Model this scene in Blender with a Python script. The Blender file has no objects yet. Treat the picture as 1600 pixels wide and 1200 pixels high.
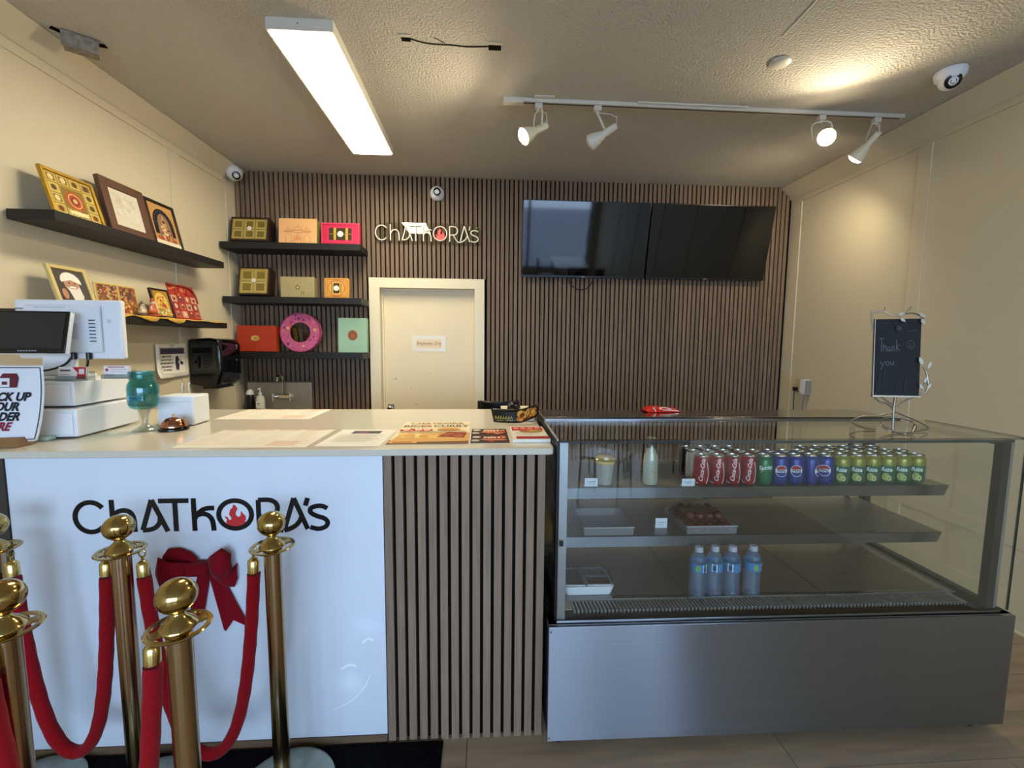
import bpy, math, random
from mathutils import Vector, Matrix
random.seed(7)
PI = math.pi
S = bpy.context.scene
COL = S.collection

# ------------------------------------------------------------------ camera
cam_d = bpy.data.cameras.new('camera'); cam = bpy.data.objects.new('camera', cam_d); COL.objects.link(cam)
_p, _y, _r = .0923092, .0612487, -.0082814
_f = Vector((math.sin(_y)*math.cos(_p), math.cos(_y)*math.cos(_p), -math.sin(_p)))
_rt = Vector((math.cos(_y), -math.sin(_y), 0)); _dn = _f.cross(_rt)
_rt2 = _rt*math.cos(_r) + _dn*math.sin(_r); _dn2 = -_rt*math.sin(_r) + _dn*math.cos(_r)
cam.matrix_world = Matrix(((_rt2.x, -_dn2.x, -_f.x, 0), (_rt2.y, -_dn2.y, -_f.y, 0), (_rt2.z, -_dn2.z, -_f.z, 1.5), (0, 0, 0, 1)))
cam_d.sensor_width = 36; cam_d.lens = 676.9/1600*36; cam_d.clip_start = .02
S.camera = cam

# ------------------------------------------------------------------ world, exposure
w = bpy.data.worlds.new('world'); S.world = w; w.use_nodes = True
bg = w.node_tree.nodes['Background']; bg.inputs[0].default_value = (.47, .63, .93, 1); bg.inputs[1].default_value = 4.0
S.view_settings.view_transform = 'Standard'; S.view_settings.look = 'None'
S.view_settings.gamma = 1; S.view_settings.use_curve_mapping = False
S.view_settings.exposure = 2.0
S.cycles.transparent_max_bounces = 24
S.cycles.max_bounces = 8
S.cycles.sample_clamp_indirect = 6
LED_COL = (1, .90, .67); LED_STR = 9.2
BULB_COL = (1, .85, .58); BULB_STR = 20.0; BULB_W = 6.5

# room dimensions
XL, XR, YB, YF, ZC = -2.136, 2.811, 3.97, -3.6, 2.944

# ------------------------------------------------------------------ materials
def lin(h):
    if isinstance(h, str):
        h = h.lstrip('#'); v = [int(h[i:i+2], 16)/255 for i in (0, 2, 4)]
    else: v = list(h)
    return tuple(x/12.92 if x <= .04045 else ((x+.055)/1.055)**2.4 for x in v) + (1,)
MATS = {}
def mat(name, col, rough=.5, metal=0, spec=.5, coat=0, bump=None, vary=None, sheen=0, rnd=0, emit=None, trans=0, ior=1.45, alpha=1, aniso=0):
    """bump=(scale xyz, strength, distance); vary=(scale xyz, amount) colour grain; rnd=value spread between objects"""
    if name in MATS: return MATS[name]
    m = bpy.data.materials.new(name); m.use_nodes = True; MATS[name] = m
    nt = m.node_tree; b = nt.nodes['Principled BSDF']; L = nt.links
    c = lin(col); b.inputs['Base Color'].default_value = c; m.diffuse_color = c
    b.inputs['Roughness'].default_value = rough; b.inputs['Metallic'].default_value = metal
    b.inputs['Specular IOR Level'].default_value = spec; b.inputs['Coat Weight'].default_value = coat
    b.inputs['Coat Roughness'].default_value = .05; b.inputs['IOR'].default_value = ior
    b.inputs['Sheen Weight'].default_value = sheen; b.inputs['Transmission Weight'].default_value = trans
    b.inputs['Alpha'].default_value = alpha; b.inputs['Anisotropic'].default_value = aniso
    if emit: b.inputs['Emission Color'].default_value = emit[0] + (1,); b.inputs['Emission Strength'].default_value = emit[1]
    if vary or bump or rnd: tc = nt.nodes.new('ShaderNodeTexCoord')
    if vary or rnd:
        hsv = nt.nodes.new('ShaderNodeHueSaturation'); hsv.inputs['Color'].default_value = c
        val = None
        if vary:
            mp = nt.nodes.new('ShaderNodeMapping'); mp.inputs['Scale'].default_value = vary[0]; L.new(tc.outputs['Object'], mp.inputs[0])
            if rnd:
                oi0 = nt.nodes.new('ShaderNodeObjectInfo'); cb = nt.nodes.new('ShaderNodeMath'); cb.operation = 'MULTIPLY'; cb.inputs[1].default_value = 37
                L.new(oi0.outputs['Random'], cb.inputs[0]); L.new(cb.outputs[0], mp.inputs['Location'])
            n = nt.nodes.new('ShaderNodeTexNoise'); n.inputs['Scale'].default_value = 1; n.inputs['Detail'].default_value = 4
            L.new(mp.outputs[0], n.inputs['Vector'])
            mr = nt.nodes.new('ShaderNodeMapRange'); mr.inputs[1].default_value = .25; mr.inputs[2].default_value = .75
            mr.inputs[3].default_value = 1-vary[1]; mr.inputs[4].default_value = 1+vary[1]; L.new(n.outputs[0], mr.inputs[0]); val = mr.outputs[0]
        if rnd:
            oi = nt.nodes.new('ShaderNodeObjectInfo'); mr2 = nt.nodes.new('ShaderNodeMapRange')
            mr2.inputs[3].default_value = 1-rnd; mr2.inputs[4].default_value = 1+rnd; L.new(oi.outputs['Random'], mr2.inputs[0])
            if val:
                mu = nt.nodes.new('ShaderNodeMath'); mu.operation = 'MULTIPLY'; L.new(val, mu.inputs[0]); L.new(mr2.outputs[0], mu.inputs[1]); val = mu.outputs[0]
            else: val = mr2.outputs[0]
        L.new(val, hsv.inputs['Value']); L.new(hsv.outputs[0], b.inputs['Base Color'])
    if bump:
        mp = nt.nodes.new('ShaderNodeMapping'); mp.inputs['Scale'].default_value = bump[0]; L.new(tc.outputs['Object'], mp.inputs[0])
        n = nt.nodes.new('ShaderNodeTexNoise'); n.inputs['Scale'].default_value = 1; n.inputs['Detail'].default_value = 3
        L.new(mp.outputs[0], n.inputs['Vector'])
        bp = nt.nodes.new('ShaderNodeBump'); bp.inputs['Strength'].default_value = bump[1]; bp.inputs['Distance'].default_value = bump[2]
        L.new(n.outputs[0], bp.inputs['Height']); L.new(bp.outputs[0], b.inputs['Normal'])
    return m
def flat(col, rough=.6): return mat('print %s %.2f' % (col, rough), col, rough, spec=.3)
def glass(name, tint, f0=.04, rough=.0, grazing=.9):
    """clear sheet: see-through with a mirror share that grows towards grazing angles"""
    if name in MATS: return MATS[name]
    m = bpy.data.materials.new(name); m.use_nodes = True; MATS[name] = m
    nt = m.node_tree; nt.nodes.remove(nt.nodes['Principled BSDF']); L = nt.links
    o = nt.nodes['Material Output']; tr = nt.nodes.new('ShaderNodeBsdfTransparent'); tr.inputs[0].default_value = lin(tint)
    gl = nt.nodes.new('ShaderNodeBsdfGlossy'); gl.inputs['Roughness'].default_value = rough; gl.inputs[0].default_value = (1, 1, 1, 1)
    lw = nt.nodes.new('ShaderNodeLayerWeight'); lw.inputs[0].default_value = .5
    pw = nt.nodes.new('ShaderNodeMath'); pw.operation = 'POWER'; pw.inputs[1].default_value = 4; L.new(lw.outputs['Facing'], pw.inputs[0])
    mr = nt.nodes.new('ShaderNodeMapRange'); mr.inputs[3].default_value = f0; mr.inputs[4].default_value = grazing; L.new(pw.outputs[0], mr.inputs[0])
    mx = nt.nodes.new('ShaderNodeMixShader'); L.new(mr.outputs[0], mx.inputs[0]); L.new(tr.outputs[0], mx.inputs[1]); L.new(gl.outputs[0], mx.inputs[2])
    L.new(mx.outputs[0], o.inputs['Surface']); m.diffuse_color = (.7, .8, .9, .3)
    return m

WALL = mat('cream wall paint', '#d2c6aa', .5, spec=.3, bump=((60, 60, 60), .15, .002))
CEIL = mat('textured ceiling paint', '#c6c0b4', .85, spec=.15, bump=((85, 85, 85), 1.0, .012))
TRIMW = mat('white trim paint', '#dfd2b4', .45)
DOORM = mat('white door paint', '#e0d0ac', .5, vary=((3, 3, 2), .02))
SLAT = mat('walnut slat veneer', '#796553', .62, spec=.3, vary=((120, 120, 5), .22), rnd=.10)
FELT = mat('black felt', '#14110f', .95, spec=.1)
PLANK = mat('wood look floor plank', '#a08a70', .42, spec=.4, vary=((3, 28, 28), .22), rnd=.06)
GROUT = mat('floor seam', '#2c2620', .9)
BLACKW = mat('black wood laminate', '#1c1b1a', .5, spec=.4, bump=((60, 60, 60), .05, .001))
STEEL = mat('brushed stainless steel', '#8d9096', .35, metal=1, vary=((.6, 60, 120), .05), aniso=1.0)
def brushed(m):
    nt = m.node_tree; c = nt.nodes.new('ShaderNodeCombineXYZ'); c.inputs[2].default_value = 1
    v = nt.nodes.new('ShaderNodeVectorTransform'); v.vector_type = 'VECTOR'; v.convert_from = 'OBJECT'; v.convert_to = 'WORLD'
    nt.links.new(c.outputs[0], v.inputs[0]); nt.links.new(v.outputs[0], nt.nodes['Principled BSDF'].inputs['Tangent'])
brushed(STEEL)
STEELD = mat('dull stainless shelf', '#98948d', .45, metal=.7, vary=((2, 40, 40), .08))
CHROME = mat('polished chrome', '#d8d8d8', .08, metal=1)
BRASS = mat('polished brass', '#b69a5c', .13, metal=1)
BRONZE = mat('dark brass pole', '#b09672', .2, metal=1)
GOLDCAP = mat('bright brass cap', '#d9bf78', .2, metal=1)
VELVET = mat('red velvet', '#880812', .9, spec=.15, sheen=.08, vary=((150, 150, 150), .18), bump=((200, 200, 200), .4, .002))
BOWRED = mat('dark red flocked ribbon', '#7a0a18', .9, spec=.15, sheen=.05, vary=((200, 200, 200), .1))
WHITEP = mat('white plastic', '#e4e6ea', .35)
WHITEG = mat('glossy white panel', '#d9e0ea', .16, spec=.6, coat=.5)
BLACKP = mat('black plastic', '#0d0d0e', .3)
BLACKG = mat('glossy black plastic', '#070708', .08, spec=.6)
SCREEN = mat('black screen glass', '#090908', .05, spec=.5)
QUARTZ = mat('pale quartz', '#cfc7b4', .16, spec=.5, vary=((220, 220, 220), .05))
METALW = mat('white painted metal', '#d6d1c4', .4)
GREYMET = mat('grey painted metal', '#8d8b86', .45, metal=.3)
PAPER = mat('white paper', '#e9e4d8', .6, spec=.3)
GLASS = glass('clear case glass', '#f8faf8', .05)
ACRYL = glass('clear acrylic', '#f0f0ec', .035)
CLEARP = glass('clear plastic', '#e2e8ea', .07, .12)
WATERM = mat('water filled plastic', '#86a6cc', .10, spec=1, coat=1, alpha=.22)

# ------------------------------------------------------------------ mesh builder
def chain(o):
    v = Vector((0, 0, 0))
    while o: v += o.location; o = o.parent
    return v
class MB:
    def __init__(s): s.v, s.f, s.mi, s.ms = [], [], [], []
    def _m(s, m):
        if m not in s.ms: s.ms.append(m)
        return s.ms.index(m)
    def add(s, vs, fs, m):
        k = len(s.v); i = s._m(m); s.v += [tuple(a) for a in vs]
        for f in fs: s.f.append(tuple(a+k for a in f)); s.mi.append(i)
        return s
    def box(s, x0, x1, y0, y1, z0, z1, m, M=None):
        vs = [Vector((x, y, z)) for z in (z0, z1) for y in (y0, y1) for x in (x0, x1)]
        if M: vs = [M @ a for a in vs]
        return s.add(vs, [(0, 2, 3, 1), (4, 5, 7, 6), (0, 1, 5, 4), (2, 6, 7, 3), (0, 4, 6, 2), (1, 3, 7, 5)], m)
    def lathe(s, prof, m, n=24, c=(0, 0, 0), ax=None, cap=True):
        """prof [(radius, height)], around z, or around direction ax"""
        c = Vector(c); Q = Vector((0, 0, 1)).rotation_difference(Vector(ax).normalized()) if ax is not None else None
        vs, fs = [], []
        for r, z in prof:
            for k in range(n):
                p = Vector((r*math.cos(2*PI*k/n), r*math.sin(2*PI*k/n), z)); vs.append(c + (Q @ p if Q else p))
        for i in range(len(prof)-1):
            for k in range(n): a, b = i*n+k, i*n+(k+1) % n; fs.append((a, b, b+n, a+n))
        if cap:
            if prof[0][0] > 1e-6: fs.append(tuple(range(n-1, -1, -1)))
            if prof[-1][0] > 1e-6: fs.append(tuple((len(prof)-1)*n+k for k in range(n)))
        return s.add(vs, fs, m)
    def cyl(s, a, b, r, m, n=16, r2=None):
        a, b = Vector(a), Vector(b)
        return s.lathe([(r, 0), (r if r2 is None else r2, (b-a).length)], m, n, a, b-a)
    def ball(s, c, r, m, n=20, k=10, sc=(1, 1, 1), M=None):
        vs, fs = [], []
        for i in range(k+1):
            t = PI*i/k
            for j in range(n):
                p = Vector((c[0]+sc[0]*r*math.sin(t)*math.cos(2*PI*j/n), c[1]+sc[1]*r*math.sin(t)*math.sin(2*PI*j/n), c[2]-sc[2]*r*math.cos(t)))
                vs.append(M @ p if M else p)
        for i in range(k):
            for j in range(n): a, b = i*n+j, i*n+(j+1) % n; fs.append((a, b, b+n, a+n))
        return s.add(vs, fs, m)
    def tube(s, pts, r, m, n=8, closed=False):
        P = [Vector(p) for p in pts]; N = len(P); vs, fs = [], []
        up = None
        for i in range(N):
            a = P[i-1] if (i or closed) else P[0]; b = P[(i+1) % N] if (i < N-1 or closed) else P[-1]
            t = (b-a).normalized()
            if up is None: up = t.orthogonal().normalized()
            up = (up - t*up.dot(t)).normalized(); q = t.cross(up); rr = r[i] if isinstance(r, (list, tuple)) else r
            vs += [P[i] + up*(rr*math.cos(2*PI*k/n)) + q*(rr*math.sin(2*PI*k/n)) for k in range(n)]
        for i in range(N if closed else N-1):
            for k in range(n):
                a, b = i*n+k, i*n+(k+1) % n; c2, d = ((i+1) % N)*n+k, ((i+1) % N)*n+(k+1) % n
                fs.append((a, b, d, c2))
        if not closed: fs += [tuple(range(n-1, -1, -1)), tuple((N-1)*n+k for k in range(n))]
        return s.add(vs, fs, m)
    def prism(s, poly, y0, y1, m):
        """poly in x,z (counter-clockwise seen from -y), extruded from y0 (front) to y1"""
        n = len(poly); vs = [(x, y0, z) for x, z in poly] + [(x, y1, z) for x, z in poly]
        return s.add(vs, [tuple(range(n)), tuple(range(2*n-1, n-1, -1))] + [(i+n, (i+1) % n+n, (i+1) % n, i) for i in range(n)], m)
    def ribbon(s, pts, wd, y0, y1, m, closed=False):
        """flat stroke of width wd along pts (x,z), between depths y0 and y1"""
        P = [Vector(p) for p in pts]; N = len(P); Ls, Rs = [], []
        for i in range(N):
            a = P[i-1] if (i or closed) else None; b = P[(i+1) % N] if (i < N-1 or closed) else None
            t1 = (P[i]-a).normalized() if a is not None else None; t2 = (b-P[i]).normalized() if b is not None else None
            t = t1 if t2 is None else t2 if t1 is None else (t1+t2).normalized()
            q = Vector((-t.y, t.x)); k = 1
            if t1 is not None and t2 is not None: k = min(2.0, 1/max(.3, q.dot(Vector((-t1.y, t1.x)))))
            Ls.append(P[i]+q*(wd/2*k)); Rs.append(P[i]-q*(wd/2*k))
        vs = []
        for a, b in zip(Ls, Rs): vs += [(a.x, y0, a.y), (b.x, y0, b.y), (b.x, y1, b.y), (a.x, y1, a.y)]
        fs = []
        for i in range(N if closed else N-1):
            j = ((i+1) % N)*4; k = i*4
            fs += [(k, k+1, j+1, j), (k+1, k+2, j+2, j+1), (k+2, k+3, j+3, j+2), (k+3, k, j, j+3)]
        if not closed: k = (N-1)*4; fs += [(3, 2, 1, 0), (k, k+1, k+2, k+3)]
        return s.add(vs, fs, m)
    def mapv(s, fn): s.v = [tuple(fn(*a)) for a in s.v]; return s
    def build(s, name, parent=None, W=True, loc=None, rot=None, smooth=True, bevel=0, sub=0, label=None, seg=2):
        """W: vertices are in world coordinates and are moved into the parent's space; a top-level mesh gets its origin at its base"""
        vs = [Vector(a) for a in s.v]
        if parent is not None:
            if W: o = chain(parent); vs = [a-o for a in vs]
            base = Vector((0, 0, 0))
        elif W:
            xs, ys, zs = zip(*[tuple(a) for a in vs]); base = Vector(((min(xs)+max(xs))/2, (min(ys)+max(ys))/2, min(zs))); vs = [a-base for a in vs]
        else: base = Vector((0, 0, 0))
        me = bpy.data.meshes.new(name); me.from_pydata([tuple(a) for a in vs], [], s.f)
        for m in s.ms: me.materials.append(m)
        me.polygons.foreach_set('material_index', s.mi)
        if smooth:
            me.polygons.foreach_set('use_smooth', [True]*len(s.f)); me.set_sharp_from_angle(angle=math.radians(38))
        me.update()
        ob = bpy.data.objects.new(name, me); COL.objects.link(ob); ob.parent = parent
        ob.location = Vector(loc) if loc is not None else base
        if rot: ob.rotation_euler = rot
        if bevel:
            b = ob.modifiers.new('bevel', 'BEVEL'); b.width = bevel; b.segments = seg; b.limit_method = 'ANGLE'; b.angle_limit = math.radians(40)
        if sub: q = ob.modifiers.new('sub', 'SUBSURF'); q.levels = q.render_levels = sub
        if label: ob['label'] = label
        return ob
def tag(o, label, cat, group=None):
    o['label'] = label; o['category'] = cat
    if group: o['group'] = group
    return o
def thing(name, label, cat, loc=(0, 0, 0), rz=0, group=None, rot=None):
    o = bpy.data.objects.new(name, None); COL.objects.link(o); o.location = loc; o.rotation_euler = rot or (0, 0, rz)
    o.empty_display_size = .1
    return tag(o, label, cat, group)
def struct(o): o['kind'] = 'structure'; return o
def inst(o, name, parent, loc=(0, 0, 0), rot=None, scale=None):
    c = bpy.data.objects.new(name, o.data); COL.objects.link(c); c.parent = parent; c.location = loc
    if rot: c.rotation_euler = rot
    if scale: c.scale = scale
    for md in o.modifiers:
        n = c.modifiers.new(md.name, md.type)
        if md.type == 'BEVEL': n.width, n.segments, n.limit_method, n.angle_limit = md.width, md.segments, md.limit_method, md.angle_limit
    return c
def dup(root, loc, label, group=None):
    """copy a thing with its parts and sub-parts"""
    def cp(o, par):
        c = o.copy(); COL.objects.link(c); c.parent = par
        for ch in o.children: cp(ch, c)
        return c
    r = cp(root, None); r.location = loc; r['label'] = label
    if group: r['group'] = group
    return r
_tc = {}
def text2d(s, size=1, bold=0, shear=0, align='CENTER'):
    k = (s, bold, shear, align)
    if k not in _tc:
        cu = bpy.data.curves.new('t', 'FONT'); cu.body = s; cu.size = 1; cu.offset = bold; cu.shear = shear; cu.align_x = align; cu.resolution_u = 3
        ob = bpy.data.objects.new('t', cu); COL.objects.link(ob)
        dg = bpy.context.evaluated_depsgraph_get(); me = ob.evaluated_get(dg).to_mesh()
        _tc[k] = ([(v.co.x, v.co.y) for v in me.vertices], [tuple(p.vertices) for p in me.polygons])
        ob.evaluated_get(dg).to_mesh_clear(); bpy.data.objects.remove(ob); bpy.data.curves.remove(cu)
    vs, fs = _tc[k]
    return [(x*size, y*size) for x, y in vs], fs
class Print(MB):
    """flat print: layered shapes in the x,z plane, facing -y"""
    def __init__(s, y=0, eps=.0003): super().__init__(); s.y = y; s.eps = eps
    def lay(s): s.y -= s.eps; return s.y
    def rect(s, x0, x1, z0, z1, col): y = s.lay(); return s.add([(x0, y, z0), (x1, y, z0), (x1, y, z1), (x0, y, z1)], [(0, 1, 2, 3)], flat(col))
    def poly(s, pts, col): y = s.lay(); return s.add([(a, y, b) for a, b in pts], [tuple(range(len(pts)))], flat(col))
    def disc(s, cx, cz, rx, col, rz=None, n=24, a0=0, a1=2*PI):
        y = s.lay(); rz = rz or rx; full = abs(a1-a0-2*PI) < 1e-6
        return s.add([(cx+rx*math.cos(a0+(a1-a0)*k/n), y, cz+rz*math.sin(a0+(a1-a0)*k/n)) for k in range(n if full else n+1)], [tuple(range(n if full else n+1))], flat(col))
    def ring(s, cx, cz, r0, r1, col, n=28, sz=1):
        y = s.lay(); vs = [(cx+r*math.cos(2*PI*k/n), y, cz+sz*r*math.sin(2*PI*k/n)) for r in (r0, r1) for k in range(n)]
        return s.add(vs, [(k, k+n, (k+1) % n+n, (k+1) % n) for k in range(n)], flat(col))
    def frame(s, x0, x1, z0, z1, t, col):
        y = s.lay(); vs = [(x0, y, z0), (x1, y, z0), (x1, y, z1), (x0, y, z1), (x0+t, y, z0+t), (x1-t, y, z0+t), (x1-t, y, z1-t), (x0+t, y, z1-t)]
        return s.add(vs, [(0, 1, 5, 4), (1, 2, 6, 5), (2, 3, 7, 6), (3, 0, 4, 7)], flat(col))
    def text(s, t, x, z, size, col, bold=0, shear=0, align='CENTER', rot=0, sx=1):
        vs, fs = text2d(t, size, bold, shear, align); y = s.lay(); c, q = math.cos(rot), math.sin(rot)
        return s.add([(x+c*a*sx-q*b, y, z+q*a*sx+c*b) for a, b in vs], fs, flat(col))
    def line(s, pts, wd, col): y = s.lay(); return s.ribbon(pts, wd, y, y+s.eps*.5, flat(col))
    def blobs(s, x0, x1, z0, z1, n, r, cols, seed=1):
        R = random.Random(seed)
        for k in range(n):
            rr = r*R.uniform(.5, 1.2); x = R.uniform(x0+rr, x1-rr); z = R.uniform(z0+rr, z1-rr)
            y = s.y - s.eps*(1+.02*k); nn = 9; a = R.uniform(0, 6)
            s.add([(x+rr*R.uniform(.75, 1.15)*math.cos(a+2*PI*j/nn), y, z+rr*R.uniform(.75, 1.15)*math.sin(a+2*PI*j/nn)) for j in range(nn)], [tuple(range(nn))], flat(R.choice(cols)))
        s.y -= s.eps*(1+.02*n); return s

def arc(cx, cz, rx, rz, a0, a1, n=16): return [(cx+rx*math.cos(math.radians(a0+(a1-a0)*k/n)), cz+rz*math.sin(math.radians(a0+(a1-a0)*k/n))) for k in range(n+1)]
def smoothpath(pts, n=6):
    P = [Vector(p) for p in pts]; out = []
    for i in range(len(P)-1):
        p0 = P[max(0, i-1)]; p1, p2 = P[i], P[i+1]; p3 = P[min(len(P)-1, i+2)]
        for k in range(n):
            t = k/n; out.append(.5*((2*p1)+(p2-p0)*t+(2*p0-5*p1+4*p2-p3)*t*t+(3*p1-p0-3*p2+p3)*t**3))
    out.append(P[-1]); return [tuple(a) for a in out]

# ================================================================== the room
CR = .108                                             # crown board rise and run
fl = struct(MB().box(XL-.12, XR+.12, YF-.12, YB+.2, -.1, -.006, GROUT).build('floor', None))
def planks():
    PLn, PWd, g = 1.185, .19, .0012
    full = None; r = 0; y = 1.345 - PWd*27
    while y < 3.95:
        k = r % 3; x = -.066 - PLn*2 + (0 if (r-27) % 3 == 0 else .4 if (r-27) % 3 == 1 else .79) - PLn
        while x < XR:
            a, b = max(x+g, XL), min(x+PLn-g, XR)
            if b - a > .05:
                if b-a > PLn-.01 and full is not None: inst(full, 'plank', fl, (a-fl.location.x, y+g-fl.location.y, -.006-fl.location.z))
                else:
                    o = MB().box(0, b-a, 0, PWd-2*g, 0, .006, PLANK).build('plank', fl, W=False, loc=(a-fl.location.x, y+g-fl.location.y, -.006-fl.location.z), smooth=False)
                    if b-a > PLn-.01: full = o
            x += PLn
        y += PWd; r += 1
planks()
ce = struct(MB().box(XL-.12, XR+.12, YF-.12, YB+.2, ZC, ZC+.1, CEIL).build('ceiling', None))
# damage in the ceiling: two holes joined by a crack, their shaded depth painted as flat dark plates
DARK = mat('painted cavity dark', '#15120f', .95, spec=.05)
CHALK = mat('torn plaster edge', '#cfc8b8', .9)
for (x0, x1, y0, y1) in ((-.405, -.362, 2.215, 2.252), (.010, .072, 2.238, 2.285)):
    h = MB().box(x0, x1, y0, y1, ZC-.0015, ZC-.0005, DARK).build('hole', ce, label='dark ragged hole cut in the ceiling')
    MB().box(x0-.002, x1+.002, y0-.012, y0+.004, ZC-.004, ZC-.0005, CHALK).build('torn_edge', h)
cp = smoothpath([(-.362, 2.232), (-.31, 2.252), (-.25, 2.262), (-.17, 2.262), (-.1, 2.268), (-.02, 2.262), (.012, 2.258)], 4)
m = MB(); m.ribbon(cp, .009, 0, .001, DARK); m.mapv(lambda x, y, z: (x, z, ZC-.0016+y)); m.build('crack', ce, label='thin dark crack between two holes')
m = MB(); m.ribbon([(-.2, 2.25), (-.25, 2.215)], .004, 0, .001, DARK); m.ribbon([(1.379, 1.80), (1.381, 1.95), (1.382, 2.088)], .004, -.002, .001, mat('white filler', '#efe9dc', .8)); m.mapv(lambda x, y, z: (x, z, ZC-.0016+y)); m.build('crack', ce)
# back wall with the door opening; black felt with vertical slats
DX0, DX1, DZ = -.936, -.100, 1.985
wb = MB()
for a, b, z0 in ((XL-.12, DX0-.02, -.02), (DX1+.02, XR+.12, -.02), (DX0-.02, DX1+.02, DZ+.02)): wb.box(a, b, YB, YB+.14, z0, ZC+.02, FELT)
wb.box(DX0-.1, DX1+.1, YB+.14, YB+.2, 0, ZC, FELT)
wb = struct(wb.build('wall_back', None, smooth=False))
pitch, sw = .0403, .0275
n = int((XR-XL)/pitch)
sl = {}
for k in range(n+1):
    x = XL + .012 + k*pitch
    if x+sw > XR: break
    top = min(ZC, ZC - (x+sw-(XR-CR)), ZC - ((XL+CR*.75)-x)*1.15) - .002
    segs = [(0, top)]
    if x+sw > -1.029 and x < -.012:
        segs = [(2.073, top)]
        if x < -1.029 - sw*.3 or x+sw > -.012+sw*.3: segs = [(0, top)] if (x+sw*.6 < -1.029 or x+sw*.4 > -.012) else segs
    for a, b in segs:
        key = (round(a, 3), round(b, 3)); loc = (x-wb.location.x, 3.95-wb.location.y, a-wb.location.z)
        if key in sl: inst(sl[key], 'slat', wb, loc)
        else: sl[key] = MB().box(0, sw, 0, .0195, 0, b-a, SLAT).build('slat', wb, W=False, loc=loc, smooth=False)
# side walls with recessed panels: boards stand proud of the panel face
def side_wall(name, x, sgn, stiles):
    m = MB(); a, b = sorted((x-sgn*.008, x-sgn*.12)); m.box(a, b, YF-.12, YB+.14, -.02, ZC+.02, WALL)
    o = struct(m.build(name, None, smooth=False))
    a, b = sorted((x-sgn*.008, x))
    for z0, z1 in ((2.792, ZC-.03), (.441, .519), (.0, .178)): MB().box(a, b, YF, YB, z0, z1, WALL).build('panel_rail', o, bevel=.0015)
    for y0, y1 in stiles:
        for z0, z1 in ((.519, 2.792), (.178, .441)): MB().box(a, b, y0, y1, z0, z1, WALL).build('panel_stile', o, bevel=.0015)
    return o
wl = side_wall('wall_left', XL, 1, [(3.827, YB), (3.191, 3.296), (1.86, 1.965), (.6, .7), (-.7, -.6), (-2.0, -1.9), (-3.2, -3.1)])
wr = side_wall('wall_right', XR, -1, [(3.831, YB), (2.694, 2.787), (1.55, 1.645), (.4, .5), (-.8, -.7), (-2.0, -1.9), (-3.2, -3.1)])
for i, (x, s, rn, ri) in enumerate(((XL, 1, .085, .098), (XR, -1, CR, CR))):
    m = MB(); prof = [(x, ZC-ri), (x+s*.004, ZC-ri-.004), (x+s*(rn+.004), ZC-.006), (x+s*rn, ZC), (x, ZC)]
    m.prism(prof, YF, YB, TRIMW if 0 else WALL); struct(m.build('trim_%d' % (i+1), None, smooth=False))
for i, (x, s) in enumerate(((XL, 1), (XR, -1))):
    a, b = sorted((x, x+s*.012)); struct(MB().box(a, b, YF, YB-.02, 0, .012, TRIMW).build('baseboard_left' if i == 0 else 'baseboard_right', None))
# door
d = bpy.data.objects.new('door_1', None); COL.objects.link(d); d.location = (-.52, 3.96, 0); struct(d)
for a, b, z0, z1 in ((-1.029, DX0, 0, DZ), (DX1, -.012, 0, DZ), (-1.029, -.012, DZ, 2.072)):
    MB().box(a, b, 3.944, 3.969, z0, z1, TRIMW).build('door_casing', d, bevel=.002)
for a, b, z0, z1 in ((DX0-.018, DX0, 0, DZ), (DX1, DX1+.018, 0, DZ), (DX0-.018, DX1+.018, DZ, DZ+.018)):
    MB().box(a, b, 3.969, 4.105, z0, z1, TRIMW).build('door_jamb', d)
for a, b, z0, z1 in ((DX0, DX0+.012, 0, DZ-.012), (DX1-.012, DX1, 0, DZ-.012), (DX0, DX1, DZ-.014, DZ)):
    MB().box(a, b, 4.03, 4.05, z0, z1, TRIMW).build('door_stop', d)
leaf = MB().box(DX0+.004, DX1-.004, 4.05, 4.09, .008, DZ-.004, DOORM).build('door_leaf', d, bevel=.002)
SCUFF = mat('door scuff', '#a89c86', .8)
m = MB()
for x, z, a, b in ((-.83, 1.17, .012, .006), (-.69, 1.09, .006, .004), (-.64, .93, .016, .004), (-.52, 1.22, .004, .004), (-.78, 1.62, .005, .003)): m.prism([(x+a*math.cos(t*PI/4), z+b*math.sin(t*PI/4)) for t in range(8)], 4.0494, 4.0499, SCUFF)
m.build('scuff', leaf)
lk = MB().box(-.903, -.845, 4.044, 4.0495, .86, .935, GREYMET).build('latch_plate', leaf, bevel=.002)
m = MB(); m.lathe([(.012, 0), (.012, .03), (.026, .036), (.028, .055), (.02, .062), (0, .063)], CHROME, 20, (-.876, 4.044, .895), (0, -1, 0)); m.build('door_knob', leaf)
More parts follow.
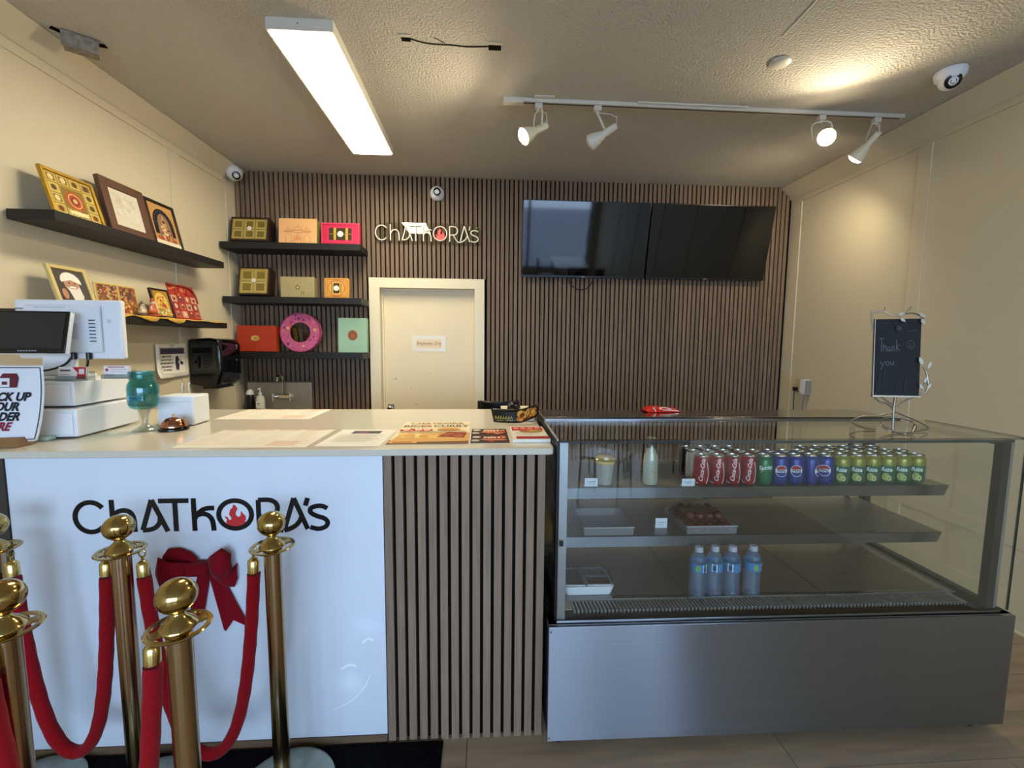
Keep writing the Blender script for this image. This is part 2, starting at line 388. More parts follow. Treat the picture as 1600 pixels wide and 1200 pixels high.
# storefront behind the camera: knee wall, header and dark aluminium frames with daylight beyond
ALU = mat('dark bronze aluminium', '#2b2926', .4, metal=.5)
m = MB(); m.box(XL-.12, XR+.12, YF-.12, YF, -.02, .30, WALL); m.box(XL-.12, XR+.12, YF-.12, YF, 2.45, ZC+.02, WALL)
m.box(XL-.12, XL+.12, YF-.12, YF, .3, 2.45, WALL); m.box(XR-.2, XR+.12, YF-.12, YF, .3, 2.45, WALL)
struct(m.build('wall_front', None, smooth=False))
WX0, WX1 = XL+.12, XR-.2
for i in range(3):
    a = WX0 + (WX1-WX0)*i/3; b = WX0 + (WX1-WX0)*(i+1)/3
    wn = bpy.data.objects.new('window_%d' % (i+1), None); COL.objects.link(wn); wn.location = ((a+b)/2, YF-.06, .3); struct(wn)
    for x0, x1, z0, z1 in ((a, a+.03, .3, 2.45), (b-.03, b, .3, 2.45), (a+.03, b-.03, .3, .35), (a+.03, b-.03, 2.4, 2.45)):
        MB().box(x0, x1, YF-.09, YF-.03, z0, z1, ALU).build('window_frame', wn)
    MB().box(a+.03, b-.03, YF-.064, YF-.058, .35, 2.4, GLASS).build('window_pane', wn)
pl = bpy.data.lights.new('window_portal', 'AREA'); pl.shape = 'RECTANGLE'; pl.size = WX1-WX0; pl.size_y = 2.15; pl.cycles.is_portal = True
po = bpy.data.objects.new('window_portal', pl); COL.objects.link(po); po.location = ((WX0+WX1)/2, YF-.10, 1.375); po.rotation_euler = (-PI/2, 0, PI)
PAVE = mat('concrete pavement', '#8f9398', .9, vary=((2, 2, 2), .1))
tag(MB().box(-14, 14, YF-16, YF-.125, -.2, -.1, PAVE).build('pavement', None), 'grey concrete pavement outside the shop windows', 'pavement')['kind'] = 'structure'

# ================================================================== ceiling fittings
def led_panel():
    t = thing('ceiling_light_panel', 'long lit white rectangular panel light on the ceiling', 'ceiling light', (-.85, 2.78, ZC))
    x0, x1, y0, y1, zb, zt = -.985, -.69, 2.135, 3.415, ZC-.052, ZC
    f = MB(); tk = .014
    f.box(x0, x1, y0, y0+tk, zb, zt, METALW); f.box(x0, x1, y1-tk, y1, zb, zt, METALW); f.box(x0, x0+tk, y0+tk, y1-tk, zb, zt, METALW); f.box(x1-tk, x1, y0+tk, y1-tk, zb, zt, METALW)
    f.build('frame', t, smooth=False)
    MB().box(x0+tk, x1-tk, y0+tk, y1-tk, zb-.006, zb+.012, mat('lit diffuser', '#ffffff', .5, emit=(LED_COL, LED_STR))).build('diffuser', t)  # dropped below the frame; glowing sides added for a halo on the ceiling
    MB().cyl((x0+.14, y0-.001, zb+.03), (x0+.14, y0+.001, zb+.03), .004, GREYMET).build('screw', t)
led_panel()

TY = 2.70
trk = thing('track_light_rail', 'long thin white lighting rail holding four lamp heads', 'light rail', (1.35, TY, ZC))
m = MB(); m.box(.16, 2.60, TY-.018, TY+.018, ZC-.022, ZC, METALW); m.build('rail', trk, bevel=.002)
MB().box(.16, 2.58, TY-.006, TY+.006, ZC-.0235, ZC-.0215, mat('rail slot', '#4a4640', .7)).build('slot', trk)
MB().box(.10, .22, TY-.022, TY+.02, ZC-.03, ZC, METALW).build('feed_end', trk, bevel=.003)
MB().box(.28, .40, TY-.05, TY+.05, ZC-.006, ZC, METALW).build('canopy_plate', trk, bevel=.002)
m = MB(); m.tube([(.9, TY-.03, ZC-.006), (1.58, TY-.03, ZC-.006)], .006, METALW, 8); m.build('conduit', trk)
def head(x, lamp, direction, label, lit, pw=1):
    """lamp = socket end of the lamp body; direction = where the lamp faces"""
    t = thing('track_lamp', label, 'track lamp', (x, TY, ZC-.024), group='track lamps on the ceiling rail')
    dv = Vector(direction).normalized(); lp = Vector(lamp); face = lp + dv*.185
    MB().box(x-.022, x+.022, TY-.015, TY+.015, ZC-.052, ZC-.024, METALW).build('connector', t, bevel=.003)
    mid = lp + dv*.07; side = dv.cross(Vector((0, 0, 1))).normalized(); top = Vector((x, TY, ZC-.062))
    yk = [mid+side*.052, mid+side*.052+(top-mid)*.75, top+side*.03, top-side*.03, mid-side*.052+(top-mid)*.75, mid-side*.052]
    m = MB(); m.tube([tuple(a) for a in smoothpath(yk, 5)], .0045, METALW, 8); m.build('yoke', t)
    MB().cyl(tuple(top+Vector((0, 0, .012))), tuple(top-Vector((0, 0, .006))), .009, METALW).build('swivel', t)
    m = MB(); m.lathe([(0, 0), (.019, .002), (.021, .02), (.021, .085), (.023, .09), (.027, .10), (.040, .135), (.048, .165), (.0485, .178), (.044, .178), (.036, .15)], METALW if not lit else mat('lamp shell lit tone', '#e8dcc0', .35), 24, lp, dv, cap=False); m.build('lamp_shell', t)  # a lit lamp's brighter shell is put in as a lighter, warmer colour
    g = mat('lit lamp glass', '#ffffff', .3, emit=(BULB_COL, BULB_STR)) if lit else mat('unlit lamp glass', '#c9c6bc', .25)
    m = MB(); m.lathe([(.044, .172), (.042, .182), (.03, .192), (0, .197)], g, 24, lp, dv, cap=False); m.build('lamp_glass', t)
    m = MB(); m.tube([tuple(lp), tuple(lp+Vector((0, 0, .05))), tuple((lp+top)/2+Vector((.02, 0, .03))), tuple(top)], .0025, METALW, 6); m.build('cord', t)
    if lit:
        l = bpy.data.lights.new('lamp_light', 'SPOT'); l.energy = BULB_W*pw; l.color = BULB_COL; l.shadow_soft_size = .03; l.spot_size = math.radians(172); l.spot_blend = .75
        lo = bpy.data.objects.new('lamp_light', l); COL.objects.link(lo); lo.parent = t; lo.location = lp + dv*.232 - t.location; lo.rotation_euler = Vector((0, 0, -1)).rotation_difference(dv).to_euler()
head(.31, (.36, 2.70, 2.80), (-.80, -.30, -.52), 'lit track lamp nearest the ceiling panel light, facing left', True)
head(.665, (.79, 2.72, 2.825), (-.80, .45, -.40), 'unlit track lamp second from the left, turned towards the back wall', False)
head(2.07, (2.12, 2.76, 2.80), (-.42, -.80, -.26), 'bright lit track lamp facing the viewer above the right screen', True)
head(2.43, (2.51, 2.76, 2.875), (-.30, .62, -.70), 'track lamp at the right end of the rail, shining down and away', True, .85)

def dome_cam(loc, nrm, aim, label, r=.062):
    t = thing('security_camera', label, 'security camera', loc, group='white dome security cameras')
    nv, av = Vector(nrm).normalized(), Vector(aim).normalized(); loc = Vector(loc)
    m = MB(); m.lathe([(r*.98, .001), (r, .008), (r*.95, .03), (r*.74, .05)], WHITEP, 28, loc, nv); m.build('base', t)
    c = loc + nv*.045
    m = MB(); m.ball(tuple(c), r*.72, WHITEP); m.build('ball', t)
    m = MB(); m.lathe([(r*.52, r*.50), (r*.52, r*.62), (r*.46, r*.645), (0, r*.645)], BLACKG, 24, c, av); e = m.build('eye', t)
    m = MB(); m.lathe([(r*.2, r*.64), (r*.2, r*.69), (0, r*.70)], mat('lens glass', '#2a2a2e', .05), 16, c, av); m.build('lens', e)
dome_cam((-.424, 3.949, 2.796), (0, -1, -.02), (.15, -1, -.15), 'white dome camera on the slatted wall above the neon sign')
dome_cam((-2.07, 3.84, 2.885), (.62, -.5, -.6), (.6, -1, -.5), 'white dome camera in the top left corner of the room', .06)
dome_cam((2.43, 2.27, ZC-.001), (0, 0, -1), (-.35, -.75, -.5), 'white dome camera on the ceiling beside the right wall', .068)
m = MB(); m.lathe([(.052, 0), (.052, .005), (.046, .009), (0, .0095)], METALW, 32, (1.497, 2.272, ZC), (0, 0, -1)); cvr = tag(m.build('ceiling_cover_plate', None), 'round white blank cover plate on the ceiling', 'cover plate')
jb = thing('junction_box', 'rusty grey metal junction box hanging at the left ceiling corner', 'junction box', (-1.94, 2.34, ZC-.07), rz=.62)
RUST = mat('dirty galvanised steel', '#8b8478', .6, metal=.4, vary=((40, 40, 40), .45))
MB().box(-.062, .062, -.03, .03, 0, .062, RUST).build('box_body', jb, W=False, bevel=.003)
MB().box(-.066, .066, -.034, -.0305, -.002, .064, RUST).build('cover', jb, W=False)
m = MB(); m.ribbon([(-.10, .0), (-.05, .02), (.0, .012), (.05, .03), (.09, .015)], .03, 0, .002, DARK); m.mapv(lambda x, y, z: (x, z-.01, .0675+y)); m.build('ragged_opening', jb, W=False)
for q in (-.035, .04): MB().cyl((q, -.0345, .03), (q, -.037, .03), .004, GREYMET).build('screw', jb, W=False)

# ================================================================== screens on the back wall
def tv(x0, x1, label):
    t = thing('television', label, 'television', ((x0+x1)/2, 3.885, 2.092), rot=(math.atan2(.13, .62), 0, 0), group='wall mounted black screens')
    w2 = (x1-x0)/2; h = .634
    MB().box(-w2, w2, 0, .035, 0, h, BLACKP).build('casing', t, W=False, bevel=.003)
    s = MB(); s.box(-w2+.008, w2-.008, -.0025, -.0003, .018, h-.008, SCREEN); s.build('screen', t, W=False)
    bz = MB(); bz.box(-w2, w2, -.004, -.0004, 0, .0165, BLACKP); bz.build('lower_bezel', t, W=False)
    p = Print(-.0041); p.rect(-.016, .016, .005, .011, '#8c8c8c'); p.build('badge', t, W=False)
    return t
tv(.312, 1.414, 'left black screen reflecting the daylight, next to the door')
tv(1.430, 2.528, 'right black screen nearest the right wall')
for k, x in enumerate((.86, 1.98)):
    m = MB(); m.box(x-.2, x+.2, 3.935, 3.949, 2.25, 2.5, BLACKP); m.box(x-.16, x-.12, 3.86, 3.935, 2.29, 2.46, BLACKP); m.box(x+.12, x+.16, 3.86, 3.935, 2.29, 2.46, BLACKP)
    tag(m.build('wall_bracket', None), 'black wall bracket hidden behind the %s screen' % ('left', 'right')[k], 'bracket')
m = MB(); m.tube([(x, 3.938, z) for x, z in smoothpath([(.74, 2.2), (.75, 2.07), (.80, 2.01), (.87, 1.995), (.93, 2.02), (.97, 2.09), (.975, 2.2)], 5)], .004, BLACKP, 8)
tag(m.build('television_cable', None), 'thin black cable looping below the left screen', 'cable')

# ================================================================== lettering
LET = [
    ('letter_c', [arc(300, 172, 170, 165, 38, 318, 28)]),
    ('letter_h', [[(540, 0), (540, 362)], smoothpath([(545, 150), (590, 220), (670, 243), (740, 220), (775, 150), (782, 0)])]),
    ('letter_a', [[(985, 355), (868, 18)], [(985, 355), (1150, 0)], smoothpath([(868, 18), (940, 22), (1010, 45), (1062, 100), (1072, 170)])]),
    ('letter_t', [[(1060, 342), (1400, 342)], [(1245, 342), (1245, 0)]]),
    ('letter_k', [[(1455, 0), (1455, 368)], smoothpath([(1462, 140), (1500, 195), (1560, 240), (1620, 255), (1687, 255)]), smoothpath([(1490, 178), (1560, 192), (1620, 170), (1660, 110), (1672, 0)])]),
    ('letter_o', [arc(1922, 178, 188, 158, 0, 360, 36)]),
    ('letter_r', [[(2192, 0), (2192, 340)], smoothpath([(2192, 340), (2320, 338), (2390, 305), (2412, 245), (2385, 185), (2320, 155), (2195, 150)]), smoothpath([(2290, 152), (2350, 70), (2410, 5), (2470, -12)])]),
    ('letter_a', [[(2602, 355), (2490, 20)], [(2602, 355), (2755, 0)], smoothpath([(2480, -12), (2560, 12), (2630, 55), (2678, 120), (2688, 170)])]),
    ('apostrophe', [[(2765, 355), (2735, 268)]]),
    ('letter_s', [smoothpath([(2990, 232), (2940, 258), (2870, 262), (2800, 238), (2795, 190), (2860, 150), (2950, 120), (2990, 75), (2965, 25), (2880, 0), (2785, 22)])]),
]
FLAME = [(375, 215), (400, 222), (425, 260), (402, 300), (400, 330), (425, 355), (455, 345), (465, 285), (480, 315), (512, 345), (515, 385), (500, 412), (540, 398), (515, 440), (450, 475), (375, 478), (310, 450), (290, 415), (298, 380), (268, 345), (305, 355), (325, 390), (348, 380), (350, 360), (325, 325), (338, 275), (370, 245)]
FLAME = [(x+1527, 505-y) for x, y in FLAME][::-1]
def poly_tri(m, pts, y0, y1, mt):
    from mathutils.geometry import tessellate_polygon
    n = len(pts); tri = tessellate_polygon([[Vector((a, b, 0)) for a, b in pts]])
    m.add([(a, y0, b) for a, b in pts]+[(a, y1, b) for a, b in pts], [tuple(t) for t in tri]+[(i, (i+1) % n, (i+1) % n+n, i+n) for i in range(n)], mt)

# neon sign on the slats: tubes on a clear acrylic plate
sc = .899/2900
ns = thing('neon_sign', 'unlit white neon name sign with a red flame on the slatted wall', 'sign', (-.51, 3.949, 2.36))
NW = mat('white neon tube', '#f1e6cf', .35); NR = mat('red flame with added glow', '#e8322e', .35, emit=((1, .08, .05), .25))  # flame has a weak glow put into its material though the sign is unlit
tx = lambda x: -.962 + (x-110)*sc
tz = lambda z: 2.388 + z*sc*1.22
for nm, st in LET:
    m = MB()
    for s in st: m.tube([(tx(a), 3.925, tz(b)) for a, b in s], .0052, NW, 8)
    m.build(nm, ns)
m = MB(); poly_tri(m, [(tx(a), tz(b)) for a, b in FLAME], 3.92, 3.928, NR); m.build('flame', ns)
pl2 = [(tx(60), tz(120)), (tx(110), tz(-60)), (tx(600), tz(-70)), (tx(2300), tz(-80)), (tx(2500), tz(-100)), (tx(3060), tz(-70)), (tx(3070), tz(300)), (tx(2860), tz(420)), (tx(2100), tz(420)), (tx(1800), tz(410)), (tx(500), tz(420)), (tx(300), tz(400)), (tx(120), tz(330))]
m = MB(); m.prism(pl2, 3.9335, 3.9375, ACRYL); m.build('acrylic_plate', ns, smooth=False)
for a, b in ((300, 385), (300, -30), (2900, -40), (2950, 330)): MB().cyl((tx(a), 3.931, tz(b)), (tx(a), 3.9495, tz(b)), .006, CHROME).build('standoff', ns)

# ================================================================== floating shelves
def shelf(x0, x1, y0, y1, z0, z1, label):
    return tag(MB().box(x0, x1, y0, y1, z0, z1, BLACKW).build('floating_shelf', None, bevel=.002), label, 'shelf', 'black floating shelves')
Z1, Z2, Z3 = 2.302, 1.868, 1.414
shelf(XL+.004, -1.03, 3.70, 3.949, Z1-.052, Z1, 'top black floating shelf on the slatted back wall')
shelf(XL+.004, -1.03, 3.70, 3.949, Z2-.052, Z2, 'middle black floating shelf on the slatted back wall')
shelf(XL+.004, -1.03, 3.70, 3.949, Z3-.052, Z3, 'bottom black floating shelf on the slatted back wall')
SX = -1.93
ZA, ZB = 2.083, 1.637
shelf(XL+.001, SX, 2.125, 3.39, ZA-.046, ZA, 'upper black floating shelf on the left wall')
shelf(XL+.001, SX, 2.05, 3.39, ZB-.040, ZB, 'lower black floating shelf on the left wall under a yellow cloth')

GOLDB = mat('gold foil card', '#b09a55', .3, metal=.7)
BROWNB = mat('dark brown card', '#2b1913', .45)
# gift boxes on the back shelves: an open-fronted body, a printed front and what shows in the window
def gift_box(name, label, x0, x1, z0, h, dp, body, front, deco, y=3.80, lean=.10):
    t = thing(name, label, 'box', ((x0+x1)/2, y-.004, z0+.001+dp*math.sin(lean)), rot=(-lean, 0, 0), group='sweet boxes on the back shelves')
    w2 = (x1-x0)/2
    MB().box(-w2, w2, 0, dp, .0, h, body).build('box_body', t, W=False, bevel=.002)
    MB().box(-w2-.002, w2+.002, -.004, 0, .0, h+.002, front).build('lid', t, W=False, bevel=.001)
    deco(t, w2, h)
    return t
def windowed(nx, nz, mx, mz, tray='#b09c56', cell='#8c7a3e', tag_col='#e9e4d8'):
    def f(t, w2, h):
        p = Print(-.0045); p.rect(-w2+mx, w2-mx, mz, h-mz, tray); win = p.build('window_print', t, W=False)
        cw, ch = (2*w2-2*mx)/nx, (h-2*mz)/nz
        m = MB()
        for i in range(nx+1): x = -w2+mx+i*cw; m.box(x-.003, x+.003, -.0085, -.005, mz, h-mz, GOLDB)
        for j in range(nz+1): z = mz+j*ch; m.box(-w2+mx, w2-mx, -.0080, -.005, z-.003, z+.003, GOLDB)
        m.build('tray_divider', t, W=False)
        for i in range(nx):
            for j in range(nz):
                c = MB(); x, z = -w2+mx+i*cw, mz+j*ch; c.prism([(x+cw*.2, z+ch*.2), (x+cw*.8, z+ch*.2), (x+cw*.8, z+ch*.8), (x+cw*.2, z+ch*.8)], -.0062, -.0052, mat('gold cell', cell, .3, metal=.6)); c.build('tray_cell', t, W=False)
        p = Print(-.0088); p.disc(0, h/2+.005, .018, tag_col); p.ring(0, h/2+.005, .0155, .0165, '#b0a070'); p.line([(-.009, h/2+.008), (.009, h/2+.008)], .002, '#8a7a50'); p.line([(-.006, h/2+.002), (.006, h/2+.002)], .002, '#8a7a50'); p.build('round_sticker', t, W=False)
    return f
g1 = gift_box('sweet_box', 'dark brown sweet box with six gold cells on the top shelf', -2.105, -1.80, Z1, .205, .11, BROWNB, BROWNB, windowed(3, 2, .016, .018), lean=.22)
def arches(t, w2, h):
    p = Print(-.0042); L = '#a8713a'; k = .0025
    for cx, wd, top in ((-.075, .05, .075), (0, .06, .078), (.075, .05, .075)):
        p.line([(cx-wd/2, .0), (cx-wd/2, top-.02)] + arc(cx, top-.02, wd/2, .022, 180, 0, 10) + [(cx+wd/2, .0)], k, L)
    for cx, r, b in ((-.075, .022, .105), (0, .033, .115), (.075, .022, .105)):
        p.line(arc(cx, b, r, r*.85, 0, 180, 10)+[(cx+r, b)], k, L); p.line([(cx, b+r*.85), (cx, b+r*.85+.018)], k, L)
    p.line([(-.115, .105), (-.05, .105), (-.03, .115), (.03, .115), (.05, .105), (.115, .105)], k*1.5, L); p.line([(-.1, .095), (.1, .095)], k, L)
    p.disc(0, .03, .025, '#d9905a', .042, a0=0, a1=PI)
    p.build('palace_print', t, W=False)
PEACH = mat('peach card', '#e2ad74', .5); OLIVE = mat('olive card', '#8f8348', .5)
gift_box('sweet_box', 'peach sweet box printed with a domed palace on the top shelf', -1.712, -1.408, Z1, .21, .09, OLIVE, PEACH, arches)
def pinkwin(t, w2, h):
    p = Print(-.0045); p.frame(-w2, w2, 0, h, .006, '#e0466a')
    R = random.Random(3)
    for k in range(26):
        a = k/26; x = -w2+.012+a*(2*w2-.024)
        for z in (.016, h-.016): p.y = -.0049; p.ring(x, z, .003, .005, '#8f1230', 8)
    for k in range(9):
        z = .03+k*(h-.06)/8
        for x in (-w2+.014, w2-.014, -w2+.034, w2-.034): p.y = -.0049; p.ring(x, z, .003, .0055, '#96163a', 8)
    p.build('flower_print', t, W=False)
    p = Print(-.006); p.rect(-.092, .092, .042, h-.042, '#3a2d18')
    for x in (-.045, .052): p.rect(x-.01, x+.01, .042, h-.042, '#b9993f')
    p.rect(-.092, .092, h/2-.003, h/2+.003, '#8d7430')
    p.disc(0, h/2, .024, '#eae5da'); p.line([(-.01, h/2+.003), (.01, h/2+.003)], .002, '#8a7a50'); p.build('window_print', t, W=False)
PINK = mat('hot pink card', '#c8254e', .5)
gift_box('sweet_box', 'hot pink sweet box with a dark window on the top shelf', -1.368, -1.06, Z1, .185, .06, PINK, PINK, pinkwin)
gift_box('sweet_box', 'dark brown sweet box with four gold cells on the middle shelf', -2.062, -1.815, Z2, .238, .10, BROWNB, BROWNB, windowed(2, 2, .014, .016), lean=.2)
def stars(t, w2, h):
    p = Print(-.0045)
    for cx, cz, r in ((.0, .085, .026), (.042, .04, .018)):
        p.poly([(cx+(r if k % 2 == 0 else r*.42)*math.sin(PI*k/5), cz+(r if k % 2 == 0 else r*.42)*math.cos(PI*k/5)) for k in range(10)][::-1], '#4a3312'); p.disc(cx, cz, r*.38, '#c9a860')
    p.build('flower_badge', t, W=False)
CHAMP = mat('champagne card', '#a8996c', .4, metal=.15, vary=((60, 60, 60), .08))
gift_box('sweet_box', 'plain champagne sweet box with two small flowers on the middle shelf', -1.712, -1.44, Z2, .172, .07, CHAMP, CHAMP, stars, lean=.03)
def orangewin(t, w2, h):
    p = Print(-.0045); p.frame(-w2+.008, w2-.008, .008, h-.008, .004, '#8a4a1c'); p.ring(0, h/2, .066, .07, '#8a4a1c')
    p.frame(-w2+.022, w2-.022, .022, h-.022, .003, '#a35a20'); p.rect(-.04, .04, h/2-.042, h/2+.042, '#3a2d14')
    for x in (-.03, .03): p.rect(x-.006, x+.006, h/2-.042, h/2+.042, '#c7a548')
    p.disc(0, h/2, .022, '#eae5da'); p.line([(-.009, h/2), (.009, h/2)], .002, '#8a7a50'); p.build('window_print', t, W=False)
ORNG = mat('amber card', '#d59a44', .5)
gift_box('sweet_box', 'small square amber sweet box with a window on the middle shelf', -1.356, -1.16, Z2, .165, .05, ORNG, ORNG, orangewin, lean=.08)
def lattice(c1, k=14):
    def f(t, w2, h):
        p = Print(-.0045); y = -.0046
        for i in range(-k, k*2):
            for sg in (1, -1):
                s0 = 2*w2/k; x = -w2+i*s0; pts = []
                a = (x, 0); b = (x+sg*h, h)
                if sg < 0: a = (x+h, 0); b = (x, h)
                lo, hi = 0, 1
                dx = b[0]-a[0]
                for xl in (-w2, w2):
                    q = (xl-a[0])/dx
                    if (dx > 0) == (xl < 0): lo = max(lo, q)
                    else: hi = min(hi, q)
                if hi-lo > .03: p.y = y; p.line([(a[0]+dx*lo, h*lo), (a[0]+dx*hi, h*hi)], .0022, c1)
        p.build('lattice_print', t, W=False)
    return f
RED = mat('orange red card', '#c2411f', .5); MINT = mat('mint card', '#93b596', .5)
def reddeco(t, w2, h):
    lattice('#8f2412', 16)(t, w2, h); p = Print(-.0056); p.disc(-.01, h*.52, .035, '#c9a95a', .022); p.disc(-.004, h*.515, .022, '#a5843c', .012); p.build('gold_badge', t, W=False)
gift_box('sweet_box', 'orange red latticed sweet box with a gold badge on the bottom shelf', -2.085, -1.775, Z3, .215, .08, RED, RED, reddeco, lean=.05)
def mintdeco(t, w2, h):
    lattice('#aac7aa', 18)(t, w2, h); p = Print(-.0056); p.disc(0, h*.5, .04, '#7c3f24', .043); p.ring(0, h*.5, .03, .034, '#b07a50'); p.disc(0, h*.49, .018, '#a35d3a', .02); p.build('round_badge', t, W=False)
gift_box('sweet_box', 'tall mint green sweet box with a brown badge on the bottom shelf', -1.252, -1.014, Z3, .29, .05, MINT, MINT, mintdeco, lean=.03)
# round pink box
rb = thing('round_sweet_box', 'round pink sweet box with a dark clear centre on the bottom shelf', 'box', (-1.572, 3.79, Z3+.001), rot=(-.08, 0, 0), group='sweet boxes on the back shelves')
PK2 = mat('pink patterned card', '#b8567c', .5, vary=((45, 45, 45), .4)); PK3 = mat('pink box rim', '#9c3a5e', .5)
m = MB(); m.lathe([(.085, 0), (.164, 0), (.167, -.006), (.167, -.05), (.085, -.05), (.085, 0)], PK2, 48, (0, 0, .168), (0, -1, 0), cap=False); m.build('rim', rb, W=False)
m = MB(); m.lathe([(.160, .0005), (.166, .0012), (.1675, -.004)], PK3, 48, (0, 0, .168), (0, -1, 0), cap=False); m.build('edge_band', rb, W=False)
m = MB(); m.lathe([(0, -.003), (.086, -.003)], glass('dark clear film', '#6a605a', .08), 40, (0, 0, .168), (0, -1, 0), cap=False); m.build('clear_window', rb, W=False)
p = Print(-.001); R = random.Random(5)
for k in range(22):
    a = R.uniform(0, 6.28); r = R.uniform(.1, .152); p.y = -.0005-.00002*k; p.disc(r*math.cos(a), .168+r*math.sin(a), R.uniform(.006, .014), R.choice(['#d9a06a', '#8c2f7a', '#d46a8c', '#c25a3c', '#7a2a5a']), n=8)
p.build('flower_print', rb, W=False)['kind'] = 'stuff'

# ================================================================== pictures on the left wall shelves
WG = mat('gold picture frame', '#b8912f', .35, metal=.55, bump=((180, 180, 180), .6, .004)); WBR = mat('brown wood frame', '#5b3b28', .5, vary=((8, 90, 90), .2)); WBK = mat('dark wood frame', '#22130d', .4); WCR = mat('cream gold frame', '#cdb878', .4)
def picture(label, y0, y1, z0, h, fw, fm, art, xb=-2.0, xt=-2.062, dp=.018, name='picture_frame'):
    w2 = (y1-y0)/2; th = math.atan2(xb-xt, h); H = h/math.cos(th)
    t = thing(name, label, 'picture', (xb, (y0+y1)/2, z0+.001+dp*math.sin(th)), rot=(-th, 0, PI/2), group='pictures on the left wall shelves')
    m = MB(); m.box(-w2, -w2+fw, 0, dp, 0, H, fm); m.box(w2-fw, w2, 0, dp, 0, H, fm); m.box(-w2+fw, w2-fw, 0, dp, 0, fw, fm); m.box(-w2+fw, w2-fw, 0, dp, H-fw, H, fm)
    m.build('frame', t, W=False, bevel=.003)
    MB().box(-w2+fw*.9, w2-fw*.9, .009, dp-.001, fw*.9, H-fw*.9, PAPER).build('backing', t, W=False)
    p = Print(.0088); art(p, -w2+fw, w2-fw, fw, H-fw); p.build('picture_print', t, W=False)
    return t
def art_gold(p, x0, x1, z0, z1):
    p.rect(x0, x1, z0, z1, '#a88a3a'); W, H = x1-x0, z1-z0; R = random.Random(9)
    for i in range(4):
        for j in range(4):
            if i in (1, 2) and j in (1, 2): continue
            a, b = x0+W*(i+.1)/4, z0+H*(j+.1)/4; p.y = .0080; p.rect(a, a+W*.2, b, b+H*.2, R.choice(['#86692a', '#c7ac58', '#8f7434', '#b8993f'])); p.disc(a+W*.1, b+H*.1, W*.06, R.choice(['#5a4620', '#e0cd8a', '#7a3a20']), n=7); p.frame(a, a+W*.2, b, b+H*.2, .003, '#e3d08a')
    cx, cz = x0+W*.5, z0+H*.42; p.y = .0072; p.rect(x0+W*.27, x0+W*.73, z0+H*.2, z0+H*.7, '#8a6c2c')
    p.disc(cx, cz, W*.19, '#b5502f'); p.ring(cx, cz, W*.13, W*.15, '#d9b868'); p.disc(cx, cz, W*.09, '#8a2f20'); p.disc(cx, cz, W*.05, '#c9b070')
    p.rect(x0+W*.3, x0+W*.7, z0+H*.06, z0+H*.16, '#e6dca8')
picture('gold framed picture with a grid of gold panels around a red medallion', 2.212, 2.487, ZA, .225, .016, WG, art_gold)
def art_cert(p, x0, x1, z0, z1):
    p.rect(x0, x1, z0, z1, '#cfc6b4'); p.blobs(x0+.02, x1-.02, z0+.05, z1-.02, 60, .016, ['#c6bdab', '#d4ccbb', '#beb6a4', '#cbc3b3'], 4)
    p.line([(x0+.09, z0+.03), (x1-.03, z0+.03)], .002, '#b3a994'); p.disc(x0+.012, z1-.012, .004, '#efeade'); p.disc(x1-.014, z1-.014, .004, '#efeade')
picture('large brown wood frame around a pale grey sheet on the left wall shelf', 2.522, 2.826, ZA, .296, .048, WBR, art_cert, dp=.026)
def art_shrine(p, x0, x1, z0, z1):
    W, H = x1-x0, z1-z0; cx = (x0+x1)/2; p.rect(x0, x1, z0, z1, '#b98d52'); p.poly([(cx-W*.4, z0+H*.25)]+arc(cx, z0+H*.52, W*.4, H*.38, 180, 0, 14)+[(cx+W*.4, z0+H*.25)], '#1f1512')
    for k in range(11): a = PI*k/10; p.y = .0078; p.disc(cx+W*.34*math.cos(a), z0+H*.52+H*.32*math.sin(a), W*.028, '#3b4a6a', n=8)
    p.y = .0074; p.poly([(cx-W*.28, z0+H*.1)]+arc(cx, z0+H*.5, W*.24, H*.28, 180, 0, 12)+[(cx+W*.28, z0+H*.1)], '#8a6a52')
    p.poly([(cx-W*.2, z0+H*.12), (cx+W*.2, z0+H*.12), (cx+W*.08, z0+H*.55), (cx, z0+H*.76), (cx-W*.08, z0+H*.55)][::1], '#b7906a'); p.disc(cx, z0+H*.58, W*.05, '#3a2a2a'); p.blobs(cx-W*.2, cx+W*.2, z0+H*.12, z0+H*.5, 30, W*.04, ['#8c2a2a', '#d9c9a0', '#c08a3c', '#4a5a44'], 8)
    p.rect(x0, x1, z0, z0+H*.1, '#d8ccb0'); p.blobs(x0+W*.1, x1-W*.1, z0+H*.1, z0+H*.2, 14, W*.04, ['#9c2f2a', '#b3482f'], 2)
picture('dark framed picture of a garlanded shrine figure under a black arch', 2.832, 3.085, ZA, .285, .018, WBK, art_shrine)
